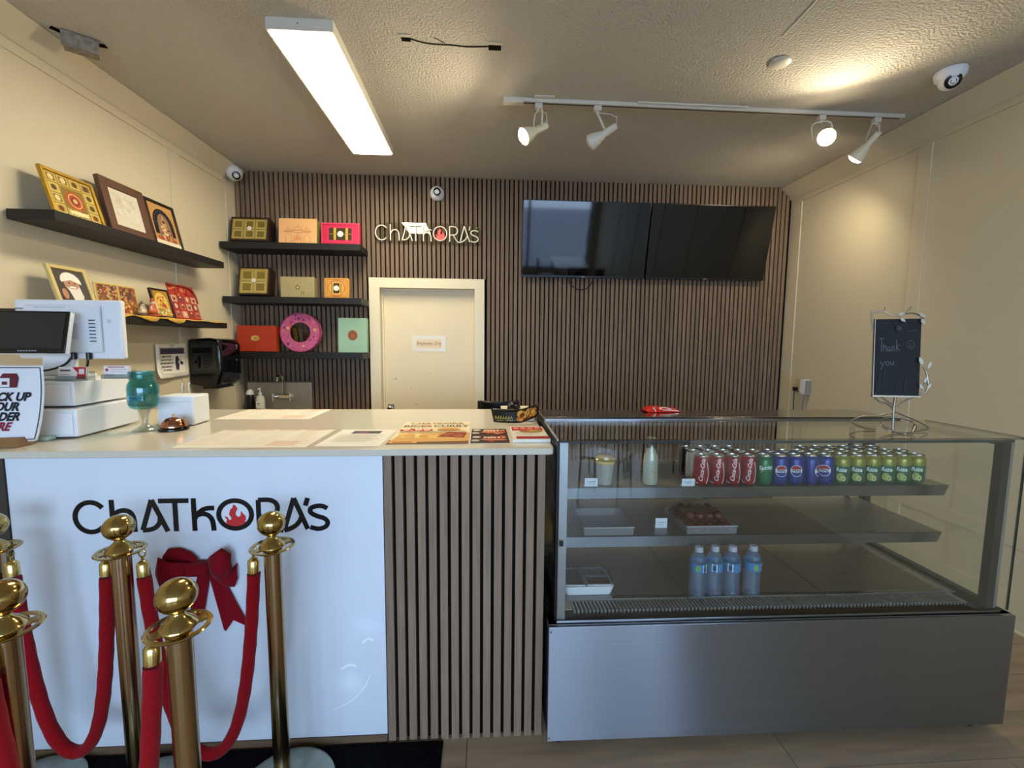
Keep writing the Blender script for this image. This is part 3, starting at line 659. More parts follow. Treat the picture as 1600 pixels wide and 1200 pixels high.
def art_portrait(p, x0, x1, z0, z1):
    W, H = x1-x0, z1-z0; cx = x0+W*.52; p.rect(x0, x1, z0, z1, '#4b4540'); p.disc(cx, z0+H*.62, W*.24, '#b98a72', H*.22); p.poly([(cx-W*.3, z0+H*.66)]+arc(cx, z0+H*.7, W*.32, H*.24, 180, 0, 12)+[(cx+W*.32, z0+H*.64), (cx, z0+H*.74)], '#e8e2d8')
    p.poly([(cx-W*.18, z0+H*.55), (cx-W*.1, z0+H*.5), (cx+W*.12, z0+H*.5), (cx+W*.22, z0+H*.58), (cx+W*.26, z0+H*.3), (cx+W*.1, z0+H*.08), (cx-W*.06, z0+H*.14)][::1], '#ded9d0')
    p.line([(cx-W*.1, z0+H*.53), (cx, z0+H*.55), (cx+W*.1, z0+H*.53)], W*.05, '#f0ece4'); p.disc(cx-W*.08, z0+H*.65, W*.025, '#3a2a22'); p.disc(cx+W*.1, z0+H*.65, W*.025, '#3a2a22'); p.poly([(cx-W*.02, z0+H*.58), (cx+W*.04, z0+H*.58), (cx+W*.01, z0+H*.66)], '#a4705a'); p.disc(x0+W*.2, z0+H*.35, W*.09, '#b58268', H*.14)
    p.poly([(x0, z0), (x1, z0), (x1, z0+H*.12), (cx+W*.2, z0+H*.2), (x0, z0+H*.1)], '#d6d2ca')
picture('cream framed portrait of a white bearded elder in a white turban', 2.205, 2.405, ZB+.004, .215, .017, WCR, art_portrait)
def art_crowd(seed, cols, base):
    def f(p, x0, x1, z0, z1):
        W, H = x1-x0, z1-z0; p.rect(x0, x1, z0, z1, base); p.blobs(x0, x1, z0+H*.45, z1, 70, W*.075, cols[0], seed); p.blobs(x0, x1, z0, z0+H*.5, 60, W*.08, cols[1], seed+1); p.frame(x0, x1, z0, z1, W*.03, '#c9ad62')
    return f
bf = thing('folding_picture', 'small two leaf gold edged folding picture with crowded red scenes', 'picture', (-2.0, 2.535, ZB+.005), rz=PI/2, group='pictures on the left wall shelves')
for sg, q, x, sd in ((-1, .22, -.066, 11), (1, .12, .066, 21)):
    lf = MB(); lf.box(-.066, .066, 0, .008, 0, .165, WCR); lo = lf.build('picture_leaf', bf, W=False, loc=(x, 0, 0), rot=(-.12, 0, sg*q*.35), bevel=.002)
    p = Print(-.0005); art_crowd(sd, (['#8a4a30', '#b9a070', '#6a3a2a', '#c98f5a', '#54423a'], ['#a8542a', '#c98a3a', '#6e2a20', '#8a6a4a', '#d0b070']), '#8a5a3a')(p, -.06, .06, .006, .159); p.build('picture_print', lo, W=False)
def art_yellow(p, x0, x1, z0, z1):
    W, H = x1-x0, z1-z0; cx = (x0+x1)/2; p.rect(x0, x1, z0, z1, '#a8802c'); p.poly([(x0+W*.1, z0+H*.3)]+arc(cx, z0+H*.5, W*.4, H*.42, 180, 0, 12)+[(x1-W*.1, z0+H*.3)], '#d2b25a'); p.blobs(x0+W*.2, x1-W*.2, z0+H*.3, z0+H*.8, 40, W*.06, ['#c8902a', '#8c5a24', '#e0c070', '#a83a24'], 14); p.blobs(x0, x1, z0, z0+H*.35, 40, W*.06, ['#d9cfae', '#8a7a50', '#c9a02c', '#e2d9b8'], 15)
picture('small dark framed yellow picture beside the red card', 2.79, 2.945, ZB+.004, .178, .010, WBK, art_yellow, xb=-1.99, xt=-2.03)
def rcard():
    t = thing('devotional_card', 'red printed card with rows of figures leaning at the right of the lower shelf', 'card', (-1.995, 3.082, ZB+.006), rot=(-.24, 0, PI/2), group='pictures on the left wall shelves')
    MB().box(-.125, .125, 0, .004, 0, .235, mat('red card stock', '#8f2a22', .6)).build('card_board', t, W=False)
    p = Print(-.0003); p.rect(-.125, .125, 0, .235, '#9c3228'); p.blobs(-.125, .125, .155, .235, 50, .014, ['#b3402e', '#8a2420', '#c9774a', '#7a1a1c'], 31)
    for j in range(3):
        for i in range(4): x, z = -.095+i*.063, .035+j*.052; p.y = -.0012-.0002*((i+j) % 3); p.rect(x-.026, x+.026, z-.022, z+.022, ['#b5584a', '#c99a80', '#8c4038'][(i+2*j) % 3]); p.disc(x, z+.003, .013, ['#5a4a48', '#d0b8a0', '#7a3a34'][(i+j) % 3], .017, n=10); p.disc(x, z+.012, .007, '#d9b090', n=8)
    p.build('card_print', t, W=False)
    m = MB(); m.tube(smoothpath([(-.126, -.002, .235), (-.06, -.008, .228), (.02, -.006, .232), (.09, -.01, .215), (.128, -.004, .17), (.131, -.002, .12)], 6), .006, mat('red tinsel', '#b5472f', .5, bump=((400, 400, 400), 1, .01)), 6); m.build('tinsel_garland', t, W=False)
rcard()
def figurine(label, x, y, sc, body, face, hat, cat='figurine'):
    t = thing('figurine', label, cat, (x, y, ZB+.006), rz=PI/2, group='small figurines on the lower left shelf'); k = sc
    m = MB(); m.lathe([(.030*k, 0), (.036*k, .006*k), (.034*k, .014*k)], hat, 20, sc and (0, 0, 0)); m.build('plinth', t, W=False)
    m = MB(); m.ball((0, 0, .034*k), .03*k, body, 16, 8, (1.1, .8, .75)); m.ball((0, 0, .058*k), .02*k, body, 14, 8, (1, .8, 1.1)); m.ball((-.024*k, -.008*k, .05*k), .010*k, face, 10, 6, (.8, .8, 1.6)); m.ball((.024*k, -.008*k, .05*k), .010*k, face, 10, 6, (.8, .8, 1.6)); m.build('body', t, W=False)
    m = MB(); m.ball((0, -.002*k, .084*k), .014*k, face); m.tube([(0, -.014*k, .084*k), (.002*k, -.02*k, .07*k), (.006*k, -.018*k, .056*k)], [.005*k, .004*k, .003*k], face, 8); m.build('head', t, W=False)
    m = MB(); m.lathe([(.014*k, .09*k), (.011*k, .1*k), (.006*k, .112*k), (0, .118*k)], hat, 12); m.build('crown', t, W=False)
figurine('small pale seated figurine with a dark head on the yellow cloth', -1.965, 2.635, .72, mat('ivory resin', '#cbbf9c', .5), mat('pale resin', '#b9ab88', .5), mat('bronze resin', '#5a4630', .5))
figurine('small orange and white seated figurine with a crown on the yellow cloth', -1.965, 2.715, .95, mat('orange resin', '#c5633c', .5), mat('peach resin', '#d8b79a', .5), mat('dark orange resin', '#a0452c', .5))
# yellow cloth along the lower shelf, hanging a little over its edge
N = 60; vs, fs = [], []
YEL = mat('yellow cloth', '#d7a614', .85, sheen=.3, vary=((30, 30, 30), .12))
for i in range(N+1):
    y = 2.12 + (3.335-2.12)*i/N; hang = .014 + .010*math.sin(i*.55)+.006*math.sin(i*.21+1) if i < 40 else .002+.003*math.sin(i*.6)
    if 28 < i < 33: hang = .004
    wv = .0012*math.sin(i*.8)+.0013
    for x, z in ((-2.10, ZB+.0012), (-2.0, ZB+.0012+wv*.3), (SX+.001, ZB+.002+wv), (SX+.006+wv, ZB+.0005), (SX+.006+wv*2, ZB-hang)): vs.append((x, y, z))
for i in range(N):
    for k in range(4): a = i*5+k; fs.append((a, a+1, a+6, a+5))
m = MB(); m.add(vs, fs, YEL); yc = m.build('yellow_cloth', None); tag(yc, 'yellow cloth laid along the lower left wall shelf', 'cloth')
so = yc.modifiers.new('s', 'SOLIDIFY'); so.thickness = .0012; so.offset = 1

# ================================================================== left wall: towel dispenser and notice
td = thing('towel_dispenser', 'glossy black paper towel dispenser on the left wall', 'towel dispenser', (XL, 3.385, 1.16))
def rprism(pts, y0, y1, mt, name, par, bev):
    m = MB(); n = len(pts); m.add([(x, y0, z) for x, z in pts]+[(x, y1, z) for x, z in pts], [tuple(range(n))[::-1], tuple(range(n, 2*n))]+[(i, (i+1) % n, (i+1) % n+n, i+n) for i in range(n)], mt); return m.build(name, par, bevel=bev, seg=3)
rprism([(XL+.001, 1.19), (XL+.001, 1.515), (-1.99, 1.525), (-1.925, 1.515), (-1.905, 1.47), (-1.905, 1.26), (-1.93, 1.18), (-2.0, 1.165)], 3.25, 3.515, BLACKG, 'cover', td, .018)
MB().box(-2.06, -1.96, 3.28, 3.49, 1.155, 1.17, BLACKP).build('towel_slot', td)
MB().cyl((-1.906, 3.45, 1.36), (-1.902, 3.45, 1.36), .008, CHROME).build('lock', td)
p = Print(0); p.poly([(-.02, .02), (.0, -.01), (.012, .02), (.004, .012)], '#7a7a80'); p.line([(-.008, -.02), (.004, .015)], .004, '#8a8a90'); p.build('maker_mark', td, W=False, loc=(-1.9045-XL, .07, .30), rot=(0, 0, PI/2))
nt = thing('notice_sheet', 'white NOTICE sheet about washing hands taped to the left wall', 'notice', (XL+.003, 3.092, 1.255), rz=PI/2)
def curl(x, y, z): return (x, y-.02*max(0, (.07-z)/.07)**2*(1 if x < 0 else .35)-.004*(x/.15)**2, z)
m = MB(); K = 10
m.add([(-.15+.30*i/K, -.001, .225*j/K) for j in range(K+1) for i in range(K+1)], [(j*(K+1)+i, j*(K+1)+i+1, (j+1)*(K+1)+i+1, (j+1)*(K+1)+i) for j in range(K) for i in range(K)], PAPER); m.mapv(curl); sh = m.build('sheet', nt, W=False)
sm = sh.modifiers.new('s', 'SOLIDIFY'); sm.thickness = .0006
p = Print(-.0022); p.frame(-.118, .118, .022, .2, .0018, '#4a4658'); p.rect(-.112, .112, .158, .196, '#454155'); p.text('NOTICE', 0, .164, .046, '#e6e2da', .035, 0, sx=1.05)
for k, s in enumerate(('EMPLOYEES', 'MUST WASH', 'HANDS BEFORE', 'RETURNING', 'TO WORK')): p.y = -.0026; p.text(s, -.055, .135-k*.0225, .0175, '#3a3648', .02)
p.y = -.0026; p.poly([(.03, .05), (.055, .045), (.062, .08), (.06, .12), (.05, .145), (.03, .14), (.022, .1)], '#3c3850'); p.poly([(.06, .125), (.1, .095), (.094, .08), (.075, .085), (.064, .1)], '#3c3850'); p.poly([(.05, .1), (.075, .125), (.08, .115), (.06, .09)], '#d9d5cc')
p.mapv(curl); p.build('notice_print', nt, W=False)
MB().box(-.02, .02, -.003, -.0012, .205, .235, mat('clear tape', '#c9c0a8', .3)).build('tape', nt, W=False)

# ================================================================== hand sink in the corner
SINKS = mat('satin sink steel', '#b5b0a6', .34, metal=.75)
sk = thing('hand_sink', 'stainless wall hung hand sink in the back left corner', 'sink', (-1.80, 3.73, .72))
MB().box(-2.09, -1.54, 3.925, 3.944, .90, 1.147, SINKS).build('splashback', sk, bevel=.004)
MB().box(-2.09, -1.54, 3.915, 3.944, 1.1475, 1.156, mat('splash cap', '#6b5d50', .4, metal=.4)).build('splash_cap', sk)
m = MB()
for a, b, c, e in ((-2.09, -2.02, 3.46, 3.92), (-1.60, -1.54, 3.46, 3.92), (-2.02, -1.60, 3.46, 3.52), (-2.02, -1.60, 3.80, 3.92)): m.box(a, b, c, e, .88, .905, SINKS)
m.build('rim', sk, bevel=.003)
m = MB(); r0 = [(-2.02, 3.52), (-1.60, 3.52), (-1.60, 3.80), (-2.02, 3.80)]; r1 = [(-1.98, 3.55), (-1.64, 3.55), (-1.64, 3.77), (-1.98, 3.77)]
m.add([(x, y, .9) for x, y in r0]+[(x, y, .75) for x, y in r1], [(0, 1, 5, 4), (1, 2, 6, 5), (2, 3, 7, 6), (3, 0, 4, 7), (4, 5, 6, 7)], SINKS); bo = m.build('bowl', sk); bo.modifiers.new('s', 'SOLIDIFY').thickness = .004
f = MB().box(-1.86, -1.69, 3.895, 3.924, 1.0, 1.045, CHROME).build('faucet_body', sk, bevel=.01)
m = MB(); m.tube(smoothpath([(-1.772, 3.905, 1.03), (-1.772, 3.90, 1.16), (-1.772, 3.88, 1.205), (-1.772, 3.84, 1.215), (-1.772, 3.80, 1.20), (-1.772, 3.79, 1.165)], 6), .010, CHROME, 12); m.build('spout', f)
for x in (-1.845, -1.70): m = MB(); m.cyl((x, 3.90, 1.02), (x, 3.865, 1.02), .014, CHROME); m.box(x-.008, x+.008, 3.855, 3.867, .985, 1.055, CHROME); m.build('tap_handle', f, bevel=.002)
for nm, lb, x, y, bm, cm in (('soap_bottle', 'clear pump bottle of white soap on the sink rim', -1.945, 3.845, mat('milky soap', '#d8d4c4', .3), WHITEP), ('soap_dispenser', 'black bottle with a white cap beside the soap pump', -2.035, 3.855, BLACKP, WHITEP)):
    t = thing(nm, lb, 'bottle', (x, y, .9055))
    if nm == 'soap_bottle':
        m = MB(); m.lathe([(.03, 0), (.034, .006), (.035, .10), (.028, .125), (.013, .135), (.013, .142)], bm, 24); m.build('bottle', t, W=False)
        p = Print(-.0355); p.rect(-.02, .02, .03, .085, '#e9e6dc'); p.line([(-.013, .066), (.013, .066)], .007, '#4a4a48'); p.line([(-.011, .052), (.011, .052)], .003, '#8a8a84'); p.build('bottle_label', t, W=False)
        m = MB(); m.lathe([(.014, .142), (.014, .158), (.005, .16), (.005, .185), (.010, .187), (.010, .197), (0, .198)], cm, 16); m.tube([(0, 0, .192), (0, -.03, .192), (0, -.036, .186)], .005, cm, 8); m.build('pump', t, W=False)
    else:
        m = MB(); m.lathe([(.03, 0), (.033, .005), (.033, .125), (.024, .14)], bm, 24); m.build('bottle', t, W=False)
        m = MB(); m.lathe([(.029, .14), (.031, .15), (.027, .165), (.018, .18), (0, .186)], cm, 20); m.build('cap', t, W=False)

# ================================================================== right wall socket
so_ = thing('wall_socket', 'cream wall socket with a black plug on the right wall', 'socket', (XR, 3.70, 1.10), rz=-PI/2)
MB().box(-.045, .045, -.006, 0, 0, .115, mat('cream plate', '#cdbf96', .4)).build('face_plate', so_, W=False, bevel=.003)
MB().box(-.045, -.012, -.036, -.0065, .0, .035, BLACKP).build('plug', so_, W=False, bevel=.004)
m = MB(); m.tube([(-.028, -.028, .001), (-.028, -.028, -.05), (-.026, -.02, -.3), (-.02, -.012, -.8)], .005, BLACKP, 8); m.build('plug_cord', so_, W=False)
ad = thing('power_adapter', 'grey and white power adapter beside the black plug', 'adapter', (XR-.001, 3.605, 1.085), rz=-PI/2)
MB().box(-.032, .03, -.05, 0, 0, .125, WHITEP).build('adapter_body', ad, W=False, bevel=.004); MB().box(.0305, .034, -.048, -.002, .005, .12, GREYMET).build('side_plate', ad, W=False)
m = MB(); m.tube([(0, -.03, 0), (-.005, -.03, -.06), (-.02, -.02, -.3), (-.02, -.015, -.8)], .004, GREYMET, 8); m.tube([(.02, -.03, 0), (.0, -.03, -.1), (-.01, -.02, -.35)], .003, GREYMET, 8); m.build('adapter_cord', ad, W=False)

# door paper
dp = thing('door_sign', 'handwritten Employees Only paper taped on the white door', 'sign', (-.52, 4.0488, 1.425))
MB().box(-.152, .152, -.0006, 0, 0, .142, mat('clear sleeve', '#d8d0bc', .25)).build('sleeve', dp, W=False)
p = Print(-.0007); p.rect(-.118, .115, .03, .112, '#e6cfb0'); p.text('Employees Only', -.002, .062, .037, '#8a3a22', .004, .25, sx=.92); p.line([(-.1, .052), (-.03, .055), (.05, .052), (.1, .054)], .002, '#b5764a'); p.build('written_paper', dp, W=False)

# ================================================================== counter
CT = 1.132                                             # worktop height
ct = thing('service_counter', 'long white fronted service counter with a slatted end and pale stone top', 'counter', (-.9, 1.95, 0))
m = MB(); pts = [(-2.12, 1.50), (.228, 1.50), (.240, 1.505), (.2445, 1.517), (.2445, 2.43), (-2.12, 2.43)]
m.add([(x, y, 1.108) for x, y in pts]+[(x, y, CT) for x, y in pts], [tuple(range(6))[::-1], tuple(range(6, 12))]+[(i, (i+1) % 6, (i+1) % 6+6, i+6) for i in range(6)], QUARTZ); m.build('worktop', ct, bevel=.003)
MB().box(-2.11, .222, 1.553, 2.25, .0, 1.1075, mat('dark counter carcass', '#231f1c', .6)).build('carcass', ct)
fp = MB().box(-1.617, -.365, 1.53, 1.552, .032, 1.1075, WHITEG).build('front_panel', ct, bevel=.001)
DW = mat('dark wood trim', '#3d352f', .55, vary=((60, 60, 4), .15)); LW = mat('brown wood trim', '#6a553f', .5, vary=((4, 60, 60), .15))
MB().box(-1.662, -1.6185, 1.524, 1.552, .0, 1.1075, DW).build('edge_strip', ct)
MB().box(-1.617, -.365, 1.526, 1.552, .0, .0305, LW).build('plinth_strip', ct)
cs0 = None
CSL = mat('grey walnut slat', '#85705e', .6, spec=.3, vary=((120, 120, 5), .2), rnd=.07)
MB().box(-.3645, .222, 1.548, 1.5528, .0, 1.1075, FELT).build('slat_backing', ct)
for k in range(15):
    x = -.361 + k*.0394
    if cs0 is None: cs0 = MB().box(0, .0272, 0, .0195, 0, 1.1065, CSL).build('slat', ct, W=False, loc=(x+.9, 1.528-1.95, .0005), smooth=False)
    else: inst(cs0, 'slat', ct, (x+.9, 1.528-1.95, .0005))
for k in range(11): inst(cs0, 'slat', ct, (-1.70-k*.0394+.9, 1.528-1.95, .0005))
# lettering on the panel
s2 = .862/2910
LK = mat('black vinyl letter', '#0b0b0d', .3); LR = mat('red vinyl flame', '#c22a2c', .4)
ux = lambda x: -1.415 + (x-105)*s2
uz = lambda z: .838 + z*s2*1.08
for nm, st in LET:
    for q, s in enumerate(st):
        closed = nm == 'letter_o'; P = [(ux(a), uz(b)) for a, b in (s[:-1] if closed else s)]
        if q == 0: mb = MB()
        mb.ribbon(P, .0166 if nm not in ('apostrophe',) else .017, 1.5285-.0001*q, 1.5297, LK, closed)
    mb.build(nm, fp, smooth=False, label='black letter of the shop name' if nm == 'letter_c' else None)
m = MB(); poly_tri(m, [(ux(a), uz(b)) for a, b in FLAME], 1.5286, 1.5297, LR); m.build('flame', fp, smooth=False, label='red flame inside the letter O')
SCR = mat('pale scuff', '#eef2f8', .5)
for k, (pts, wd) in enumerate((([(-.45, .40), (-.43, .415), (-.41, .408)], .008), ([(-.53, .30), (-.50, .315), (-.475, .31)], .010), ([(-.56, .14), (-.50, .17), (-.45, .22), (-.42, .28)], .004))):
    m = MB(); m.ribbon(smoothpath(pts, 5), wd, 1.5294, 1.5299, SCR); m.build('scuff', fp)

# red bow hung on the panel
bw = thing('ribbon_bow', 'dark red ribbon bow hung on the white counter front', 'bow', (-.99, 1.529, .47))
bx = lambda u: -.99 + (u-740)*.000321
bz = lambda v: .718 - (v-310)*.000352
def loop(prof_top, prof_bot, deps, name):
    """band that goes out along the front and returns along the back; tops and bottoms per station"""
    vs, fs = [], []; n = len(prof_top)
    for (u, v0), (u2, v1), (yf, yb_) in zip(prof_top, prof_bot, deps):
        for t in (0, .33, .66, 1):
            vs.append((bx(u+(u2-u)*t), yf - .006*math.sin(PI*t), bz(v0+(v1-v0)*t)))
    for i in range(n-1):
        for k in range(3): a = i*4+k; fs.append((a, a+1, a+5, a+4))
    m = MB(); m.add(vs, fs, BOWRED); o = m.build(name, bw); sm = o.modifiers.new('s', 'SOLIDIFY'); sm.thickness = .004
    return o
Y0 = 1.512
loop([(700, 262), (600, 238), (480, 222), (375, 170), (330, 250)], [(690, 380), (600, 395), (480, 420), (375, 480), (300, 380)], [(Y0-.01, 0), (Y0-.022, 0), (Y0-.032, 0), (Y0-.03, 0), (Y0-.012, 0)], 'loop')
loop([(705, 235), (640, 175), (520, 128), (400, 130), (350, 200)], [(705, 300), (640, 300), (520, 330), (400, 360), (345, 330)], [(Y0, 0), (Y0+.004, 0), (Y0+.007, 0), (Y0+.007, 0), (Y0+.0, 0)], 'loop')
loop([(820, 240), (870, 185), (950, 130), (1015, 92), (1075, 180)], [(850, 380), (900, 400), (960, 420), (1030, 400), (1085, 360)], [(Y0-.01, 0), (Y0-.022, 0), (Y0-.032, 0), (Y0-.028, 0), (Y0-.008, 0)], 'loop')
loop([(850, 370), (920, 385), (1000, 390), (1060, 345), (1100, 300)], [(860, 430), (930, 500), (1000, 545), (1070, 545), (1105, 450)], [(Y0-.002, 0), (Y0+.0, 0), (Y0+.004, 0), (Y0+.005, 0), (Y0+.006, 0)], 'loop')
m = MB(); m.box(bx(630), bx(850), Y0-.034, Y0+.012, bz(385), bz(255), BOWRED); m.build('knot', bw, bevel=.012)
for nm, P in (('tail', [(800, 380), (810, 480), (925, 1000), (945, 1018), (1030, 900), (1165, 965), (1180, 945), (1010, 590), (930, 420)]), ('tail', [(690, 380), (610, 640), (560, 900), (640, 850), (700, 915), (800, 460), (790, 380)])):
    m = MB(); poly_tri(m, [(bx(a), bz(b)) for a, b in P], 1.519, 1.5225, BOWRED); m.build(nm, bw, smooth=False)

# ================================================================== mat, stanchions and ropes
MATM = mat('black carpet mat', '#0c0c0e', .95, spec=.1, vary=((60, 60, 60), .5), bump=((90, 90, 90), .8, .01))
m = MB(); m.box(-1.75, -.155, .75, 1.519, .0005, .008, MATM); tag(m.build('floor_mat', None, bevel=.003), 'black carpet mat on the floor before the counter', 'floor mat')
SBASE = mat('worn steel base', '#8f9488', .32, metal=.75, vary=((18, 18, 18), .2))
def stanchion(x, y, label):
    t = thing('stanchion', label, 'stanchion', (x, y, .009), group='brass rope stanchions')
    z0 = -.0 ; k = lambda h: h
    m = MB(); m.lathe([(.158, 0), (.16, .004), (.16, .012), (.15, .018), (.06, .034), (.036, .042)], SBASE, 48); m.build('base', t, W=False)
    m = MB(); m.lathe([(.036, .042), (.034, .06), (.0265, .064), (.0265, .075)], BRASS, 32); m.build('foot_collar', t, W=False)
    m = MB(); m.lathe([(.0252, .07), (.0252, .848)], BRONZE, 32); m.build('pole', t, W=False)
    m = MB(); m.lathe([(.027, .842), (.030, .848), (.030, .856), (.038, .858), (.036, .864), (.024, .876), (.015, .884), (.013, .890), (.0165, .893), (.013, .896)], BRASS, 32); m.build('neck', t, W=False)
    m = MB(); n = 40
    m.lathe([(.053, .853), (.062, .853), (.064, .8555), (.062, .858), (.053, .858), (.053, .853)], BRASS, n, cap=False)
    for a in (PI/4, 3*PI/4, 5*PI/4, 7*PI/4):
        c, s = math.cos(a), math.sin(a); M = Matrix.Rotation(a, 4, 'Z'); m.box(.028, .055, -.012, .012, .853, .858, BRASS, M)
    m.build('hook_ring', t, W=False)
    m = MB(); m.ball((0, 0, .929), .040, BRASS, 32, 20, (1, 1, .95)); m.build('ball_finial', t, W=False)
    return t
st = stanchion(-1.107, 1.335, 'brass stanchion standing before the first letters of the shop name')
dup(st, (-.664, 1.345, .009), 'brass stanchion furthest right, before the last letters of the shop name')
dup(st, (-.683, .957, .009), 'nearest brass stanchion, in front of the red bow')
dup(st, (-1.058, .968, .009), 'brass stanchion cut by the left edge, lower of two')
dup(st, (-1.50, 1.362, .009), 'brass stanchion cut by the left edge, further back')
def rope(A, B, zt, sag, label):
    """A, B: hook points (x, y); zt height of the ring; sag below the rope ends"""
    t = thing('velvet_rope', label, 'rope', ((A[0]+B[0])/2, (A[1]+B[1])/2, 0), group='red velvet barrier ropes')
    A, B = Vector((A[0], A[1], zt)), Vector((B[0], B[1], zt)); d = (B-A); h = d.length/2; u = d.normalized()
    for P, sg in ((A, 1), (B, -1)):
        m = MB(); c = P + Vector((0, 0, -.008)); m.tube([tuple(c + u*(.010*math.sin(a))+Vector((0, 0, .012*math.cos(a)))) for a in [2*PI*k/14*.86 for k in range(14)]], .0025, BRASS, 8); hk = m.build('hook', t)
        MB().cyl(tuple(P+Vector((0, 0, -.018))), tuple(P+Vector((0, 0, -.034))), .004, BRASS, 10).build('swivel', hk)
        m = MB(); m.lathe([(.005, 0), (.011, .004), (.0165, .012), (.0165, .048)], GOLDCAP, 20, P+Vector((0, 0, -.030)), (sg*u.x*.03, sg*u.y*.03, -1)); m.build('end_cap', t)
    ze = zt-.07
    lo, hi = h/20, 50
    for _ in range(60):
        a = math.sqrt(lo*hi)
        try: v = a*(math.cosh(h/a)-1)
        except OverflowError: v = 1e9
        if v > sag: lo = a
        else: hi = a
    pts = []; hh = h-.001; N = 60
    L = [math.sinh(-hh/a)+(math.sinh(hh/a)-math.sinh(-hh/a))*k/N for k in range(N+1)]
    for q in L: x = a*math.asinh(q); pts.append(tuple((A+B)/2 + u*x + Vector((0, 0, -zt + ze - sag + a*(math.cosh(x/a)-1)))))
    R = [.0185 + .0006*math.sin(k*1.7) for k in range(N+1)]
    m = MB(); m.tube(pts, R, VELVET, 16); m.build('rope', t)
    return t
ZR = .861
rope((-1.048, 1.338), (-.722, 1.343), ZR, .62, 'red velvet rope hanging between the two stanchions at the shop name')
rope((-1.16, 1.345), (-1.442, 1.355), ZR, .60, 'red velvet rope at the back left, leaving the frame')
rope((-.741, .955), (-1.045, .914), ZR, .60, 'nearest red velvet rope hanging from the front stanchion')

# ================================================================== things on the counter
def paper(name, label, x0, x1, y0, y1, art, rz=0, th=.0008, cat='flyer', z=CT, base=PAPER):
    w2, h = (x1-x0)/2, y1-y0
    t = thing(name, label, cat, ((x0+x1)/2, y0, z+.0004), rz=rz)
    MB().box(-w2, w2, 0, h, 0, th, base).build('sheet', t, W=False, smooth=False)
    p = Print(0, .00022); art(p, w2, h); p.build('print', t, W=False, loc=(0, 0, th+.0001), rot=(-PI/2, 0, 0))
    return t
def menu_art(p, w2, h):
    p.rect(-w2+.004, w2-.004, .004, h-.004, '#e9e2d2'); R = random.Random(6)
    for i in range(4):
        x0 = -w2+.012+i*(2*w2-.016)/4; wd = (2*w2-.016)/4-.01
        for j in range(11): p.y = -.0006; z = h-.03-j*.024; p.rect(x0, x0+wd*R.uniform(.55, 1), z, z+.006, R.choice(['#dccabb', '#d8cbb4', '#e0d2bc', '#d9bfae']))
        p.y = -.0008; p.rect(x0, x0+wd*.8, h-.016, h-.006, '#d3b09a')
    p.y = -.0008; p.rect(w2-.15, w2-.05, .02, .10, '#dcc2ac')
paper('laminated_menu', 'faded laminated menu sheet at the front edge of the counter', -1.085, -.632, 1.535, 1.85, menu_art, cat='menu')
paper('laminated_menu', 'faded laminated menu sheet at the back edge of the counter', -1.285, -.845, 2.11, 2.42, menu_art, cat='menu')
def notice_art(p, w2, h):
    p.rect(-.055, .06, h*.72, h*.9, '#5a4a58'); p.poly([(-.04, h*.75), (0, h*.74), (.03, h*.82), (-.01, h*.87)], '#8a5a7a'); p.rect(.01, .055, h*.78, h*.84, '#3a4a3c')
    for k in range(6): p.y = -.0006; p.rect(-w2+.03, w2-.03-(k % 3)*.02, h*.6-k*.022, h*.6-k*.022+.005, '#b9b5aa')
paper('printed_notice', 'plain white sheet with a small dark photo at its top on the counter', -.607, -.378, 1.547, 1.845, notice_art, rz=-.02, cat='paper')
def curry_art(p, w2, h):
    p.rect(-w2, w2, 0, h, '#ead9b4'); p.rect(-w2, w2, .0, .07, '#7a4a28'); p.poly([(-w2, .03), (w2, .05), (w2, .2), (-w2+.03, .2)], '#d6a45a'); p.blobs(-w2+.01, w2-.01, .08, .2, 40, .02, ['#e6bd6a', '#d9a04a', '#e8cf8a', '#c98a3a'], 3)
    p.poly([(.02, .12), (w2-.02, .1), (w2-.01, .2), (.06, .215)], '#8f3a24'); p.blobs(.04, w2-.02, .11, .2, 14, .014, ['#a8482c', '#7a2c1c', '#b9603a'], 5); p.rect(-w2+.01, -.04, .012, .045, '#e2a35a'); p.line([(-w2+.02, .028), (-w2+.09, .028)], .008, '#5a2a18')
    for x in (-w2+.045, -.045): p.disc(x, .255, .04, '#b5301f', .03)
    p.text('9.99', -.075, .235, .07, '#f4e6c8', .02); p.disc(.06, .265, .05, '#c98f3a', .025); p.rect(-w2+.015, w2-.015, .21, .222, '#c9a56a')
    p.text('CHATKORA', 0, .385, .044, '#7a5430', .012); p.text('RICE', -.092, .318, .056, '#5a3420', .015, sx=.85); p.text('CURRY', .066, .318, .056, '#5a3420', .015, sx=.85); p.disc(-.032, .337, .014, '#b5402a', .010)
paper('rice_curry_poster', 'rice and curry poster with a bowl picture lying on the counter', -.362, -.063, 1.568, 2.01, curry_art, rz=.012, cat='poster')
def fish_art(p, w2, h):
    p.rect(-w2+.002, w2-.002, .002, h-.002, '#3a1f18')
    for k in (0, 1):
        z = .02+k*h*.48; p.blobs(-.03, w2-.004, z, z+h*.42, 26, .018, ['#a8432c', '#c9653c', '#8a2f22', '#d98a5a'], 7+k); p.disc(-w2+.024, z+.085, .016, '#d9d2c0', .014); p.disc(-w2+.02, z+.025, .016, '#b9b0a0', .018); p.text('FISH', .008, z+.062, .034, '#f0e6d4', .03); p.poly([(-w2+.035, z+.03), (w2-.02, z+.02), (w2-.01, z+.04), (-w2+.05, z+.05)], '#c97a56')
paper('fish_flyer', 'dark FISH flyer with red food pictures on the counter', -.058, .094, 1.578, 1.85, fish_art, rz=.01)
